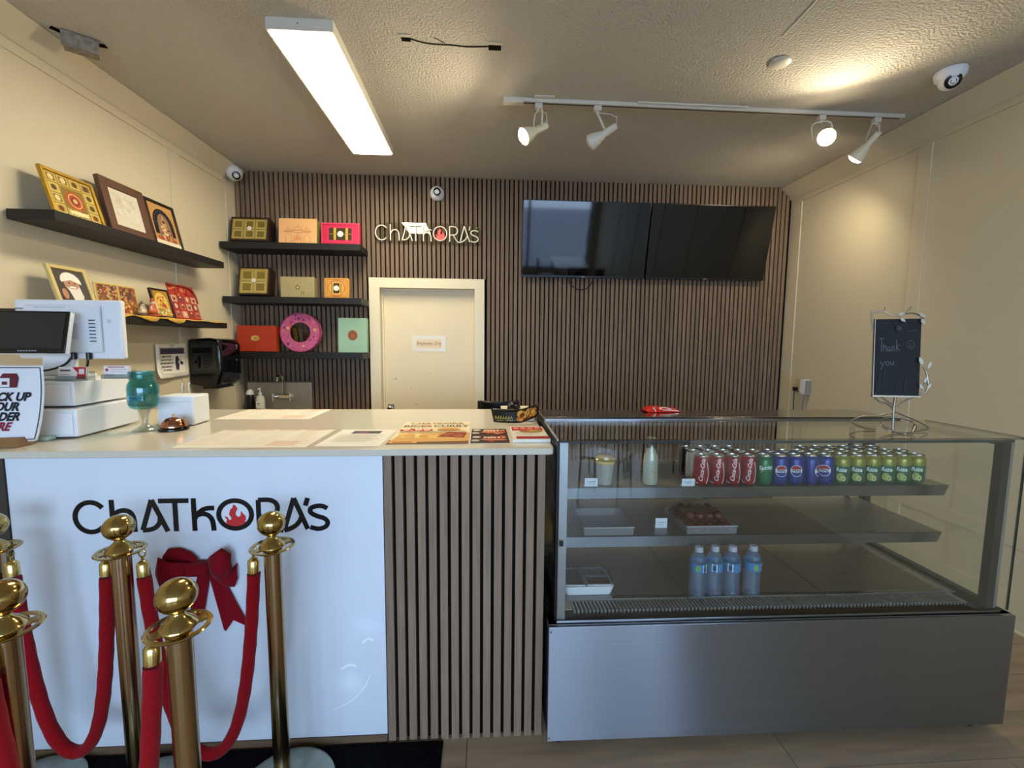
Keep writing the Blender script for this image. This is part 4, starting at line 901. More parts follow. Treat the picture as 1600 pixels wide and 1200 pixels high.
def red_art(p, w2, h):
    p.rect(-w2, w2, 0, h, '#dcd2c0'); p.rect(-w2+.008, w2-.006, h*.66, h*.96, '#b8231f'); [p.line([(-.055+k*.03, h*.85), (-.035+k*.03, h*.85)], .012, '#f0dcd0') for k in range(4)]; p.rect(-w2+.016, w2, .012, h*.2, '#a01f2a')
    p.disc(.012, h*.60, .048, '#c98f4a', .03); p.disc(-.01, h*.61, .02, '#8a4a28', .014); p.disc(.035, h*.6, .02, '#7a8a3a', .014); p.line([(-w2+.02, h*.44), (w2-.03, h*.42)], .004, '#b0a898'); p.line([(-w2+.02, h*.34), (.02, h*.33)], .004, '#b0a898')
paper('flyer_stack', 'stack of red and white flyers at the right end of the counter', .102, .244, 1.588, 1.84, red_art, th=.012)
# white box with a black mouse and a curved black card in front of it
bxk = thing('card_box', 'flat white box under the black mouse at the counter end', 'box', (.158, 2.20, CT+.0005))
MB().box(-.075, .075, -.17, .15, 0, .03, mat('cream card box', '#d8cdb2', .5)).build('box_body', bxk, W=False, bevel=.003)
ms = thing('computer_mouse', 'black computer mouse lying on the flat white box', 'mouse', (.148, 2.25, CT+.031), rz=-.5)
m = MB(); m.ball((0, 0, .004), .05, BLACKP, 24, 12, (.62, 1.0, .62)); m.mapv(lambda x, y, z: (x, y, max(z, 0))); m.build('shell', ms, W=False)
MB().box(-.0008, .0008, -.048, .0, .01, .034, GREYMET).build('button_gap', ms, W=False); m = MB(); m.lathe([(.008, -.003), (.008, .003)], GREYMET, 14, (0, -.026, .028), (1, 0, 0)); m.build('wheel', ms, W=False)
cc = thing('curved_food_card', 'curved black card with a golden food photo leaning on the flat box', 'card', (.135, 1.985, CT+.001))
def bend(x, y, z): return (x+z*.25*(x/.1), y+.5*z*.6 - .035*(1-(x/.1)**2) + (.02*(x/.1) if x > 0 else 0), z*(1 if x < .05 else 1)+max(0, x-.03)*.28)
m = MB(); K = 16
m.add([(-.095+.20*i/K, 0, .006+.062*j/4) for j in range(5) for i in range(K+1)], [(j*(K+1)+i, j*(K+1)+i+1, (j+1)*(K+1)+i+1, (j+1)*(K+1)+i) for j in range(4) for i in range(K)], mat('black glossy card', '#17120f', .3)); m.mapv(bend); o = m.build('card_sheet', cc, W=False); o.modifiers.new('s', 'SOLIDIFY').thickness = .0012
p = Print(-.0016); [p.line([(-.085+k*.011, .022), (-.085+k*.011+.004, .036), (-.085+k*.011+.008, .024)], .0025, '#b9a54a') for k in range(7)]; p.line([(-.08, .017), (-.01, .017)], .002, '#b9a54a')
p.blobs(.005, .10, .012, .062, 50, .011, ['#c98a2c', '#b06a24', '#8a3f1c', '#d9a545', '#7a2f18', '#c9782c'], 12); p.mapv(bend); p.build('card_print', cc, W=False)

# cash drawers, terminal
def drawer(label, x1, y0, wx, dy, z0, h, rz):
    t = thing('cash_drawer', label, 'cash drawer', (x1, y0, z0+.0005), rz=rz, group='stacked white cash drawers')
    MB().box(-wx, 0, 0, dy, .006, h, WHITEP).build('drawer_body', t, W=False, bevel=.004)
    MB().box(-wx+.012, -.012, -.005, -.0003, .014, h-.012, WHITEP).build('drawer_front', t, W=False, bevel=.002)
    for a in (-wx+.05, -.05):
        for b in (.05, dy-.05): MB().box(a-.02, a+.02, b-.02, b+.02, 0, .006, BLACKP).build('rubber_foot', t, W=False)
    m = MB(); m.lathe([(.012, 0), (.012, .004), (0, .004)], CHROME, 20, (-wx*.5, -.0055, h*.6), (0, -1, 0)); m.build('lock', t, W=False)
    return t
drawer('lower white cash drawer standing on the counter', -1.528, 1.70, .42, .33, CT, .110, .09)
drawer('upper white cash drawer stacked on the lower one', -1.562, 1.735, .40, .30, CT+.112, .100, .09)
ZD = CT+.213
ps = thing('pos_terminal', 'white point of sale terminal seen from behind with a customer screen', 'terminal', (-1.68, 1.86, ZD+.0005))
m = MB(); m.box(-1.80, -1.66, 1.78, 1.96, ZD+.001, ZD+.016, WHITEP); m.build('stand_base', ps, bevel=.006)
m = MB(); m.add([(-1.74, 1.80, ZD+.016), (-1.62, 1.80, ZD+.016), (-1.62, 1.83, ZD+.016), (-1.74, 1.83, ZD+.016), (-1.70, 1.785, ZD+.17), (-1.60, 1.785, ZD+.17), (-1.60, 1.815, ZD+.17), (-1.70, 1.815, ZD+.17)], [(3, 2, 1, 0), (4, 5, 6, 7), (0, 1, 5, 4), (1, 2, 6, 5), (2, 3, 7, 6), (3, 0, 4, 7)], WHITEP); m.build('stand_neck', ps, bevel=.006)
mo = MB().box(-1.812, -1.424, 1.80, 1.826, 1.428, 1.656, WHITEP).build('main_screen_back', ps, bevel=.007)
hump = MB().box(-1.765, -1.492, 1.785, 1.7995, 1.452, 1.636, mat('white plastic hump', '#dcdfe4', .4)).build('rear_hump', mo, bevel=.006)
for k in range(7): MB().box(-1.532, -1.508, 1.7835, 1.7848, 1.495+k*.0135, 1.4985+k*.0135, BLACKP).build('vent_slot', mo)
for k in range(16): MB().box(-1.725+k*.0072, -1.7215+k*.0072, 1.7838, 1.7848, 1.624, 1.6265, GREYMET).build('top_vent', mo)
m = MB()
for k in range(7): a = 2*PI*k/6; r = 0 if k == 6 else .006; m.cyl((-1.468+r*math.cos(a), 1.7995, 1.575+r*math.sin(a)), (-1.468+r*math.cos(a), 1.7985, 1.575+r*math.sin(a)), .0015, GREYMET, 8)
m.build('speaker_holes', mo)['kind'] = 'stuff'
MB().box(-1.81, -1.78, 1.7985, 1.7998, 1.618, 1.6235, GREYMET).build('rating_plate', mo)
MB().box(-1.625, -1.575, 1.775, 1.7848, 1.505, 1.565, mat('grey mount', '#b9bdc4', .4)).build('screen_mount', mo)
m = MB(); MM = Matrix.Translation((-1.672, 1.70, 1.528)) @ Matrix.Rotation(.10, 4, 'Z') @ Matrix.Rotation(-.25, 4, 'X')
m.box(-.128, .128, 0, .02, -.08, .08, WHITEP, MM); cu = m.build('customer_display', ps, bevel=.003)
m = MB(); m.box(-.128, .128, -.005, -.0003, -.08, .08, BLACKP, MM); m.build('display_bezel', cu, bevel=.0015)
m = MB(); m.box(-.118, .118, -.0065, -.0052, -.062, .072, mat('dim screen', '#2b2a29', .25)).mapv(lambda x, y, z: tuple(MM @ Vector((x, y, z)))); m.build('display_glass', cu)
p = Print(-.0053); [p.line([(-.02+k*.009, -.071), (-.0135+k*.009, -.071)], .005, '#8f8f92') for k in range(7)]; p.mapv(lambda x, y, z: tuple(MM @ Vector((x, y, z)))); p.build('maker_badge', cu)
m = MB(); m.box(-.03, .03, .02, .10, -.03, .03, WHITEP, MM); m.build('display_arm', cu)
for k, P in enumerate(([(-1.60, 1.79, 1.452), (-1.605, 1.785, 1.435), (-1.63, 1.78, 1.405), (-1.68, 1.77, 1.385), (-1.74, 1.77, 1.38)], [(-1.545, 1.79, 1.452), (-1.545, 1.785, 1.43), (-1.555, 1.79, 1.40), (-1.60, 1.82, 1.375), (-1.66, 1.83, 1.365)])):
    m = MB(); m.tube(smoothpath(P, 6), .004, BLACKP, 8); m.cyl(P[0], (P[0][0], P[0][1], P[0][2]-.026), .009, BLACKP); m.build('cable', ps)
def holder(label, x, y, cards, rz=0):
    t = thing('card_holder', label, 'card holder', (x, y, ZD+.0008), rz=rz)
    m = MB(); m.box(-.052, .052, -.012, -.010, 0, .018, CLEARP); m.box(-.052, .052, -.012, .03, 0, .002, CLEARP); m.box(-.052, .052, .028, .030, 0, .035, CLEARP); m.build('clear_tray', t, W=False)
    for k in range(3): MB().box(-.046, .046, .0045*k-.0075, .0045*k-.0045, .003, .052, PAPER).build('card', t, W=False, rot=(-.12, 0, 0))
    p = Print(-.008); cards(p); p.build('card_print', t, W=False, rot=(-.12, 0, 0))
def c_red(p): p.rect(-.045, .045, .004, .051, '#ece8e2'); p.poly([(.012, .004), (.045, .004), (.045, .051), (.0, .051), (.018, .03)], '#b92630'); p.rect(.022, .04, .024, .044, '#e6dcd8'); p.line([(-.04, .038), (-.006, .038)], .006, '#5a4a58'); p.line([(-.04, .022), (-.005, .022)], .002, '#a8a4b0')
def c_white(p): p.rect(-.045, .045, .004, .051, '#ece6e2'); p.rect(-.038, -.028, .03, .04, '#a83a50'); p.line([(-.02, .036), (.038, .036)], .003, '#c9a8a8'); p.line([(-.02, .028), (.03, .028)], .002, '#c9b0b0'); p.line([(-.038, .014), (.0, .014)], .0025, '#b98a94'); p.line([(-.03, .046), (.03, .046)], .004, '#b06a70')
holder('holder of red and white business cards on the upper drawer', -1.583, 1.762, c_red, .12)
holder('holder of plain white business cards next to the jar', -1.462+-.04, 1.86, c_white, .1)

# pick up sign in a wooden foot
pk = thing('pickup_sign', 'curled white PICK UP YOUR ORDER HERE sign in a wooden foot', 'sign', (-1.655, 1.592, CT+.0005), rz=.03)
OAK = mat('light oak', '#8f6a45', .55, vary=((6, 60, 60), .15))
m = MB(); m.add([(-.085, -.045, 0), (.055, -.045, 0), (.055, .03, 0), (-.085, .03, 0), (-.085, -.02, .03), (.045, -.02, .03), (.045, .02, .03), (-.085, .02, .03)], [(3, 2, 1, 0), (4, 5, 6, 7), (0, 1, 5, 4), (1, 2, 6, 5), (2, 3, 7, 6), (3, 0, 4, 7)], OAK); m.build('wooden_foot', pk, W=False, bevel=.002)
def cw_(x, y, z): t = 1-min(1, max(0, (z-.012)/.265)); return (x-.055*t*t*.9*(.5+.5*(x+.11)/.22), y-.012*t+.02*((x/.11)**2)*t, z)
m = MB(); K = 14
m.add([(-.105+.228*i/K, 0, .012+.268*j/K) for j in range(K+1) for i in range(K+1)], [(j*(K+1)+i, j*(K+1)+i+1, (j+1)*(K+1)+i+1, (j+1)*(K+1)+i) for j in range(K) for i in range(K)], mat('glossy white sheet', '#e2e4e8', .3)); m.mapv(cw_); o = m.build('sheet', pk, W=False); o.modifiers.new('s', 'SOLIDIFY').thickness = .0008
p = Print(-.0012, .0003)
fr = [(-.097, .02), (.115, .02), (.115, .272), (-.097, .272)]
N8 = 12; ring = []
for a, b in zip(fr, fr[1:]+fr[:1]): ring += [(a[0]+(b[0]-a[0])*k/N8, a[1]+(b[1]-a[1])*k/N8) for k in range(N8)]
p.ribbon(ring, .0028, -.0016, -.0013, flat('#2a2a38'), True)
p.y = -.0014; p.poly([(-.006, .205), (.04, .205), (.048, .235), (.042, .252), (.0, .252), (-.006, .238)], '#5e2a30'); p.rect(-.012, .02, .205, .236, '#e2e4e8'); p.rect(-.004, .013, .213, .224, '#6a2a34'); p.line([(-.03, .204), (.045, .204)], .002, '#3a2a34'); p.poly([(-.012, .236), (.022, .236), (.034, .252), (.0, .252)], '#6a2630'); p.poly([(.022, .206), (.044, .206), (.048, .236), (.036, .250)], '#6a2630')
for k, (s, col) in enumerate((('PICK UP', '#1f2028'), ('YOUR', '#1f2028'), ('ORDER', '#1f2028'), ('HERE', '#8a1f3a'))): p.y = -.0015; p.text(s, (.082, .052, .058, .036)[k], .158-k*.0345, .040, col, .045, .25, 'RIGHT', sx=.88)
p.mapv(cw_); p.build('sign_print', pk, W=False)
tb = MB().box(-1.655, -1.595, 1.655, 1.69, CT+.0008, CT+.016, mat('pale green case', '#a9c0b4', .5)).build('pen_case', None, bevel=.003); tag(tb, 'small pale green case lying behind the pickup sign', 'case')

# tip jar on a glass stem
BLUEG = glass('blue jar glass', '#a9dde4', .05, .05)
tj = thing('tip_jar', 'blue glass jar on a clear stem with a TIPS label', 'jar', (-1.395, 1.845, CT+.0005))
m = MB(); m.lathe([(.046, 0), (.045, .003), (.03, .014), (.016, .022), (.011, .03), (.012, .055), (.018, .075), (.024, .09)], CLEARP, 32); m.build('stem', tj, W=False)
prof = [(.0, .092), (.036, .092), (.047, .100), (.052, .115), (.0525, .175), (.050, .192), (.043, .204), (.0415, .208), (.0435, .212), (.0415, .217), (.0435, .222), (.042, .226), (.043, .236), (.0455, .239), (.0455, .244), (.041, .244), (.0385, .21), (.047, .19), (.049, .175), (.0485, .116), (.044, .104), (0, .098)]
m = MB(); m.lathe(prof, BLUEG, 36, cap=False); m.build('jar', tj, W=False)
p = Print(-.0532); p.rect(-.032, .034, .128, .150, '#dfe6e6'); p.frame(-.032, .034, .128, .150, .0012, '#3a4a52'); p.text('TIPS', -.002, .132, .018, '#1f2a33', .005); p.disc(.028, .14, .0025, '#1f2a33')
p.line(arc(-.018, .118, .008, .006, 200, 340, 8), .002, '#33566a'); p.mapv(lambda x, y, z: (-y*math.sin(x/-y), y*math.cos(x/-y), z)); p.build('jar_label', tj, W=False)
# bell
COPPER = mat('polished copper', '#c98a68', .12, metal=1)
bl = thing('call_bell', 'copper call bell with a black base on the counter', 'bell', (-1.292, 1.858, CT+.0005))
m = MB(); m.lathe([(.052, 0), (.053, .006), (.050, .012), (.044, .014)], BLACKG, 32); m.build('base', bl, W=False)
m = MB(); m.lathe([(.046, .015), (.0455, .02), (.041, .034), (.031, .046), (.015, .053), (.006, .054)], COPPER, 32); m.build('dome', bl, W=False)
m = MB(); m.lathe([(.003, .054), (.003, .061), (.006, .062), (.006, .066), (0, .067)], BRASS, 14); m.build('button', bl, W=False)
rp = thing('receipt_printer', 'plain white box shaped receipt printer behind the bell', 'printer', (-1.345, 2.005, CT+.0005), rz=.06)
MB().box(-.073, .073, -.062, .062, .003, .13, WHITEP).build('casing', rp, W=False, bevel=.006); MB().box(-.0735, .0735, -.0626, -.0615, .105, .1062, GREYMET).build('lid_seam', rp, W=False); MB().box(-.06, .06, -.05, .05, 0, .003, BLACKP).build('rubber_foot', rp, W=False)
tgs = thing('steel_clip', 'two upright chrome clips standing behind the white printer', 'clip', (-1.42, 2.13, CT+.0005))
for x in (-.012, .016): m = MB(); m.tube([(x, 0, .0), (x, 0, .16), (x+.004, 0, .175)], .006, CHROME, 10); m.build('prong', tgs, W=False)
MB().box(-.03, .035, -.02, .02, 0, .004, CHROME).build('base_plate', tgs, W=False)

# office chair behind the counter
oc = thing('office_chair', 'black office chair behind the counter, only its top showing', 'chair', (.085, 2.88, 0))
m = MB(); K = 12
m.add([(.15*math.sin(a)*1.0, -.13+.06*(1-math.cos(a))*2, z) for z in (.72, .9, 1.08, 1.12, 1.128) for a in [(-1+2*i/K)*1.15 for i in range(K+1)]], [(j*(K+1)+i, j*(K+1)+i+1, (j+1)*(K+1)+i+1, (j+1)*(K+1)+i) for j in range(4) for i in range(K)], BLACKP); o = m.build('backrest', oc, W=False); o.modifiers.new('s', 'SOLIDIFY').thickness = .03
MB().box(-.22, .22, -.12, .32, .60, .66, BLACKP).build('seat', oc, W=False, bevel=.02); MB().box(-.03, .03, -.16, -.14, .62, .8, BLACKP).build('back_bar', oc, W=False)
MB().cyl((0, .1, .08), (0, .1, .60), .025, CHROME).build('gas_post', oc, W=False)
for k in range(5):
    a = 2*PI*k/5; l = MB().cyl((0, .1, .09), (.27*math.cos(a), .1+.27*math.sin(a), .06), .018, BLACKP).build('leg', oc, W=False)
    MB().ball((.27*math.cos(a), .1+.27*math.sin(a), .028), .027, BLACKP, 12, 8).build('caster', l, W=False)

# ================================================================== refrigerated display case
CO = Vector((.229, 1.456, 0)); CRZ = -.0105
def cw(x, y, z): return CO + Matrix.Rotation(CRZ, 3, 'Z') @ Vector((x, y, z))
dc = thing('display_case', 'stainless steel and glass refrigerated display case', 'display case', CO, rz=CRZ)
BK = mat('black case frame', '#0b0b0c', .35); SEAL = mat('dark grey seal', '#2b2b2c', .5)
CWD = 1.784
def part(name, *b, m=STEEL, bev=.0, par=None, label=None): return MB().box(*b, m).build(name, par or dc, W=False, bevel=bev, label=label)
part('base_cabinet', .004, CWD-.004, .014, .66, .04, .474, m=mat('dark case body', '#3a3a3b', .5, metal=.3))
fpn = part('front_panel', 0, CWD, 0, .0135, .042, .488, bev=.002, label='brushed stainless front panel')
for x in (.05, 1.70):
    for y in (.06, .58): MB().cyl((x, y, 0), (x, y, .04), .022, BK).build('foot', dc, W=False)
for x, z in ((.008, .055), (.008, .47)): MB().cyl((x, -.0008, z), (x, .001, z), .003, BK, 10).build('rivet', fpn, W=False)
part('sill', .0, CWD, .0135, .072, .4745, .4885, bev=.002)
part('sill_lip', .03, 1.745, .020, .050, .489, .498, bev=.002)
part('vent_tray', .045, 1.70, .074, .138, .4745, .484, m=BK)
m = MB()
for k in range(107): x = .105+k*.0147; m.add([(x, .076, .5005), (x+.0072, .076, .5005), (x+.0042, .136, .5005), (x-.003, .136, .5005), (x, .076, .486), (x+.0072, .076, .486), (x+.0042, .136, .486), (x-.003, .136, .486)], [(0, 1, 2, 3), (0, 4, 5, 1), (1, 5, 6, 2), (2, 6, 7, 3), (3, 7, 4, 0)], mat('vent bar steel', '#a3a29e', .45, metal=.4))
m.build('vent_bars', dc, W=False, smooth=False)['kind'] = 'stuff'
part('vent_end_plate', 1.672, 1.715, .074, .138, .485, .5005); 
for k, (a, b) in enumerate(((.04, .573), (.578, 1.138), (1.143, 1.70))): part('deck_plate', a, b, .140, .60, .494, .504, m=STEELD, bev=.001)
m = MB(); m.ribbon(smoothpath([(.05, .148), (.35, .152), (.6, .146), (.9, .152), (1.2, .145), (1.5, .151), (1.66, .150)], 5), .018, 0, .001, CLEARP); m.mapv(lambda x, y, z: (x, z, .5048+y)); m.build('plastic_film', dc, W=False)
# end frames
for s, x0, x1 in ((0, .024, .033), (1, 1.702, 1.732)):
    part('end_post', x0, x1, .036, .066, .489, 1.155, m=BK); part('end_post', x0, x1, .60, .64, .489, 1.155, m=BK)
    part('end_rail', x0, x1, .066, .60, .489, .520, m=BK); part('end_rail', x0, x1, .066, .60, 1.135, 1.155, m=BK)
part('front_strip', .033, .062, .028, .034, .499, 1.155, m=mat('satin aluminium', '#aeb2b8', .3, metal=.9)); part('front_strip', 1.733, 1.745, .036, .050, .499, 1.155, m=mat('satin aluminium', '#aeb2b8', .3, metal=.9))
part('latch', .036, .050, .020, .0275, .78, .80, m=BK)
part('front_glass', .034, 1.772, .020, .026, .4985, 1.162, m=GLASS)
part('glass_edge', 1.7722, 1.7755, .0195, .0265, .4985, 1.168, m=mat('dark glass edge', '#1c2622', .2))
part('end_glass', .0255, .0295, .066, .60, .520, 1.135, m=GLASS); part('end_glass', 1.738, 1.743, .050, .62, .499, 1.155, m=GLASS)
part('top_glass', .026, 1.772, .020, .402, 1.1625, 1.1695, m=GLASS)
part('glass_edge', .022, .0258, .020, .402, 1.1625, 1.171, m=mat('pale glass edge', '#9aa39c', .2)); part('glass_edge', 1.7722, 1.7755, .0195, .402, 1.1625, 1.170, m=mat('dark glass edge', '#1c2622', .2))
part('front_top_rail', .03, 1.735, .030, .048, 1.150, 1.1615, m=SEAL); part('front_top_rail', .03, 1.735, .052, .058, 1.155, 1.1615, m=BK)
part('top_beam', .026, 1.66, .403, .432, 1.150, 1.176, bev=.003); part('top_beam', .034, 1.66, .385, .4025, 1.146, 1.158, m=STEELD, bev=.002)
part('rear_top', .026, 1.655, .4325, .655, 1.166, 1.178, m=mat('polished stainless top', '#a6a49e', .14, metal=1), bev=.002)
for b in ((.03, 1.70, .615, .645, .474, .51), (.03, 1.70, .615, .645, 1.12, 1.165), (.85, .88, .615, .645, .51, 1.12)): part('rear_frame', *b, m=STEELD)
part('rear_glass', .03, .86, .618, .622, .51, 1.12, m=GLASS); part('rear_glass', .86, 1.70, .634, .638, .51, 1.12, m=GLASS)
SH1, SH2 = .936, .736
for z in (SH1, SH2):
    sh = part('shelf', .052, 1.672 if z == SH1 else 1.662, .188, .598, z-.006, z, m=STEELD)
    m = MB(); xr = 1.672 if z == SH1 else 1.662
    m.add([(.052, .184, z+.001), (xr, .184, z+.001), (xr-.010, .190, z-.044), (.054, .190, z-.044), (.052, .1878, z+.001), (xr, .1878, z+.001), (xr-.010, .194, z-.044), (.054, .194, z-.044)], [(0, 3, 2, 1), (4, 5, 6, 7), (0, 1, 5, 4), (1, 2, 6, 5), (2, 3, 7, 6), (3, 0, 4, 7)], STEEL); m.build('shelf_lip', sh, W=False)
    for x in (.12, .85, 1.58): MB().add([(x, .20, z-.006), (x, .598, z-.006), (x, .598, z-.05), (x+.004, .20, z-.006), (x+.004, .598, z-.006), (x+.004, .598, z-.05)], [(0, 1, 2), (5, 4, 3), (0, 3, 4, 1), (1, 4, 5, 2), (2, 5, 3, 0)], BK).build('bracket', sh, W=False)
for x in (.10, .86, 1.60): part('shelf_upright', x, x+.02, .600, .612, .504, 1.12, m=BK)

# ------------------------------------------------------------------ drink cans
def wrap(x, y, z): return (-y*math.sin(x/-y), y*math.cos(x/-y), z)
CANLID = mat('can lid aluminium', '#b9b7b2', .25, metal=1)
def can(kind):
    t = thing('drink_can', '', 'drink can', (0, 0, 0)); t.scale = (.965, .965, 1)
    body = {'cola': '#8c0f1c', 'diet': '#b9b6b8', 'zero': '#1a1718', 'lime': '#1a6a40', 'pepsi': '#16327f', 'tea': '#33664a'}[kind]
    bm = mat('can ' + kind, body, .28, metal=.35, spec=.6)
    m = MB(); m.lathe([(.024, 0), (.027, .003), (.0325, .012), (.0331, .016), (.0331, .100), (.0318, .106), (.0268, .116)], bm, 28)
    if kind == 'tea':
        m = MB(); m.lathe([(.024, 0), (.027, .003), (.0325, .012), (.0331, .016), (.0331, .078)], bm, 28); m.lathe([(.0331, .078), (.0331, .100), (.0318, .106), (.0268, .116)], mat('can tea top', '#8f8a36', .28, metal=.35), 28)
    m.build('body', t, W=False)
    m = MB(); m.lathe([(.0268, .116), (.0275, .119), (.0272, .121), (.0255, .1212), (.0245, .117), (0, .117)], CANLID, 28, cap=False); ld = m.build('lid', t, W=False)
    m = MB(); m.ball((0, -.004, .1185), .009, CANLID, 12, 6, (.8, 1.2, .12)); m.build('pull_tab', ld, W=False)
    p = Print(-.0334, .00025)
    if kind in ('cola', 'zero', 'diet'):
        c = {'cola': '#e9dedd', 'zero': '#a8141e', 'diet': '#a8141e'}[kind]
        p.text('Coca-Cola', .004, .018, .0235, c, .012, .35, 'LEFT', rot=PI/2*.94, sx=.92); p.y = -.0338
        p.line(smoothpath([(.020, .012), (.028, .035), (.027, .065), (.020, .098)], 5), .0028, c); p.line(smoothpath([(-.026, .02), (-.022, .012), (-.012, .012)], 4), .002, c)
    elif kind == 'lime':
        p.text('Sprite', 0, .066, .024, '#dfeee4', .02, .2, sx=.95, rot=.15); p.line([(-.02, .055), (.02, .062)], .0022, '#dfeee4')
    elif kind == 'pepsi':
        for k in range(20):
            a0, a1 = PI*k/20, PI*(k+1)/20; rr = .0215; cz = .06
            p.y = -.0337
            for col, lo, hi in (('#e8e8ec', -.0235, .0235), ):
                x0, x1 = -.0235*math.cos(a0), -.0235*math.cos(a1); h0, h1 = .0235*math.sin(a0), .0235*math.sin(a1); p.poly([(x0, cz-h0), (x1, cz-h1), (x1, cz+h1), (x0, cz+h0)], col)
            x0, x1 = -rr*math.cos(a0), -rr*math.cos(a1); h0, h1 = rr*math.sin(a0), rr*math.sin(a1)
            wv = lambda x: .0022*math.sin(x/rr*2.2)
            if h0 > .007 or h1 > .007:
                t0, t1 = max(h0, .0068), max(h1, .0068); p.y = -.0340; p.poly([(x0, cz+.0066+wv(x0)*.4), (x1, cz+.0066+wv(x1)*.4), (x1, cz+t1), (x0, cz+t0)], '#a82430'); p.y = -.0340; p.poly([(x0, cz-t0), (x1, cz-t1), (x1, cz-.0066+wv(x1)*.4), (x0, cz-.0066+wv(x0)*.4)], '#1b2f86')
        p.y = -.0343; p.text('PEPSI', 0, .0555, .0135, '#10131f', .03, sx=1.05)
    else:
        p.text('fuze', 0, .055, .024, '#dfe8dc', .03, .1, sx=.95); p.disc(-.002, .032, .013, '#a9ad62', .016, 14); p.disc(.009, .027, .009, '#c3c57e', .011, 12); p.disc(.009, .027, .003, '#5c6a34', n=8); p.rect(-.022, .022, .078, .084, '#6a9a5c')
    p.mapv(wrap); p.build('can_print', t, W=False)
    return t
PROTO = {}
def place(kind, lx, ly, label, rz):
    w = cw(lx, ly, SH1+.0008)
    if kind not in PROTO: PROTO[kind] = can(kind); t = PROTO[kind]; t.location = w; t['label'] = label
    else: t = dup(PROTO[kind], w, label)
    t['group'] = 'drink cans on the top case shelf'; t.rotation_euler = (0, 0, rz)
desc = {'cola': 'red cola can', 'diet': 'silver cola can', 'zero': 'black cola can', 'lime': 'green lemon lime can', 'pepsi': 'blue cola can', 'tea': 'green and yellow iced tea can'}
ordn = ['first', 'second', 'third', 'fourth', 'fifth', 'sixth', 'seventh']
RC = random.Random(4)
for r, row in enumerate((['cola']*4+['lime']+['pepsi']*4+['tea']*6, ['diet', 'diet', 'cola', 'cola', 'cola', 'pepsi', 'pepsi', 'pepsi', 'tea', 'tea', 'tea', 'tea', 'tea', 'tea', 'tea'], ['zero']*4+[None]*4+['tea']*6+[None])):
    cnt = {}
    for k, kd in enumerate(row):
        if not kd: continue
        cnt[kd] = cnt.get(kd, 0)+1; tot = row.count(kd); rn = ('front', 'middle', 'back')[r]
        lab = desc[kd] + (' in the %s row of the top case shelf' % rn if tot == 1 else ', %s of %s from the left, %s can row' % (ordn[cnt[kd]-1], ['', '', 'two', 'three', 'four', 'five', 'six', 'seven'][tot], rn))
        place(kd, .648+.0668*k*.975+(.004 if k > 8 else 0), .226+r*.069, lab, {'cola': -.42, 'pepsi': [-.3, -.4, .6, -.75][min(3, cnt[kd]-1)], 'lime': -.25, 'tea': -.6, 'diet': -.4, 'zero': -.4}[kd]+RC.uniform(-.06, .06))

def card(label, lx, ly, z, wd=.05, h=.032, rz=0, col='#dfe3ea'):
    w = cw(lx, ly, z+.0008); t = thing('price_card', label, 'price card', w, rz=rz+CRZ, group='small price cards in the display case')
    m = MB(); m.box(-wd/2, wd/2, 0, .0015, 0, h, mat('price card stock', col, .5)); m.box(-wd/2, wd/2, .0015, .02, 0, .0015, mat('price card stock', col, .5)); m.build('card', t, W=False)
    p = Print(-.0003); p.line([(-wd*.3, h*.55), (wd*.32, h*.58)], .002, '#6a7388'); p.line([(-wd*.2, h*.35), (wd*.2, h*.35)], .0016, '#9aa0b0'); p.build('card_print', t, W=False)
card('price card at the left end of the top case shelf', .190, .205, SH1, .052, .034)
card('price card beside the red cola cans', .583, .200, SH1, .052, .030)
card('small price card standing on the middle of the lower case shelf', .505, .262, SH2, .050, .042)

# fruit drink cup
def cup():
    t = thing('drink_cup', 'clear cup of creamy yellow drink with a domed lid', 'cup', cw(.250, .235, SH1+.0008))
    CRM = mat('creamy drink', '#c9bfae', .5, vary=((40, 40, 20), .12)); YEL2 = mat('yellow froth', '#d8b25a', .6, vary=((70, 70, 70), .2))
    m = MB(); m.lathe([(.027, .002), (.030, .02), (.038, .092), (0, .092)], CRM, 28); m.build('drink', t, W=False)
    m = MB(); m.lathe([(.0382, .088), (.041, .094), (.041, .106), (.034, .113), (0, .116)], YEL2, 28, cap=False); m.build('froth', t, W=False)
    m = MB(); m.lathe([(.0275, 0), (.0305, .02), (.0405, .100), (.043, .102), (.043, .105)], CLEARP, 28, cap=False); m.build('cup_wall', t, W=False)
    m = MB(); m.lathe([(.044, .102), (.0445, .107), (.041, .110), (.039, .122), (.032, .138), (.018, .147), (0, .149)], CLEARP, 28, cap=False); m.build('dome_lid', t, W=False)
cup()
bt = thing('milk_bottle', 'clear bottle of cream coloured drink on the top case shelf', 'bottle', cw(.437, .23, SH1+.0008))
CRB = mat('cream drink', '#ddd3b8', .4)
m = MB(); m.lathe([(.026, .003), (.029, .01), (.0285, .10), (.026, .12), (.020, .135), (.019, .145), (0, .145)], CRB, 28); m.build('drink', bt, W=False)
m = MB(); m.lathe([(.0265, 0), (.030, .008), (.0295, .10), (.027, .122), (.021, .138), (.0195, .165), (.023, .168), (.023, .172), (.0195, .173)], CLEARP, 28, cap=False); m.build('bottle_wall', bt, W=False)
m = MB(); m.lathe([(.019, .173), (.020, .175), (.020, .190), (.017, .193), (0, .194)], mat('frosted cap', '#b9b4a4', .4), 24); m.build('cap', bt, W=False)
p = Print(-.0302); p.line(smoothpath([(-.014, .056), (-.007, .062), (.0, .055), (.007, .062), (.014, .056)], 4), .002, '#8a8672'); p.line([(-.014, .046), (.014, .046)], .0015, '#a09a84'); p.mapv(wrap); p.build('bottle_print', bt, W=False)

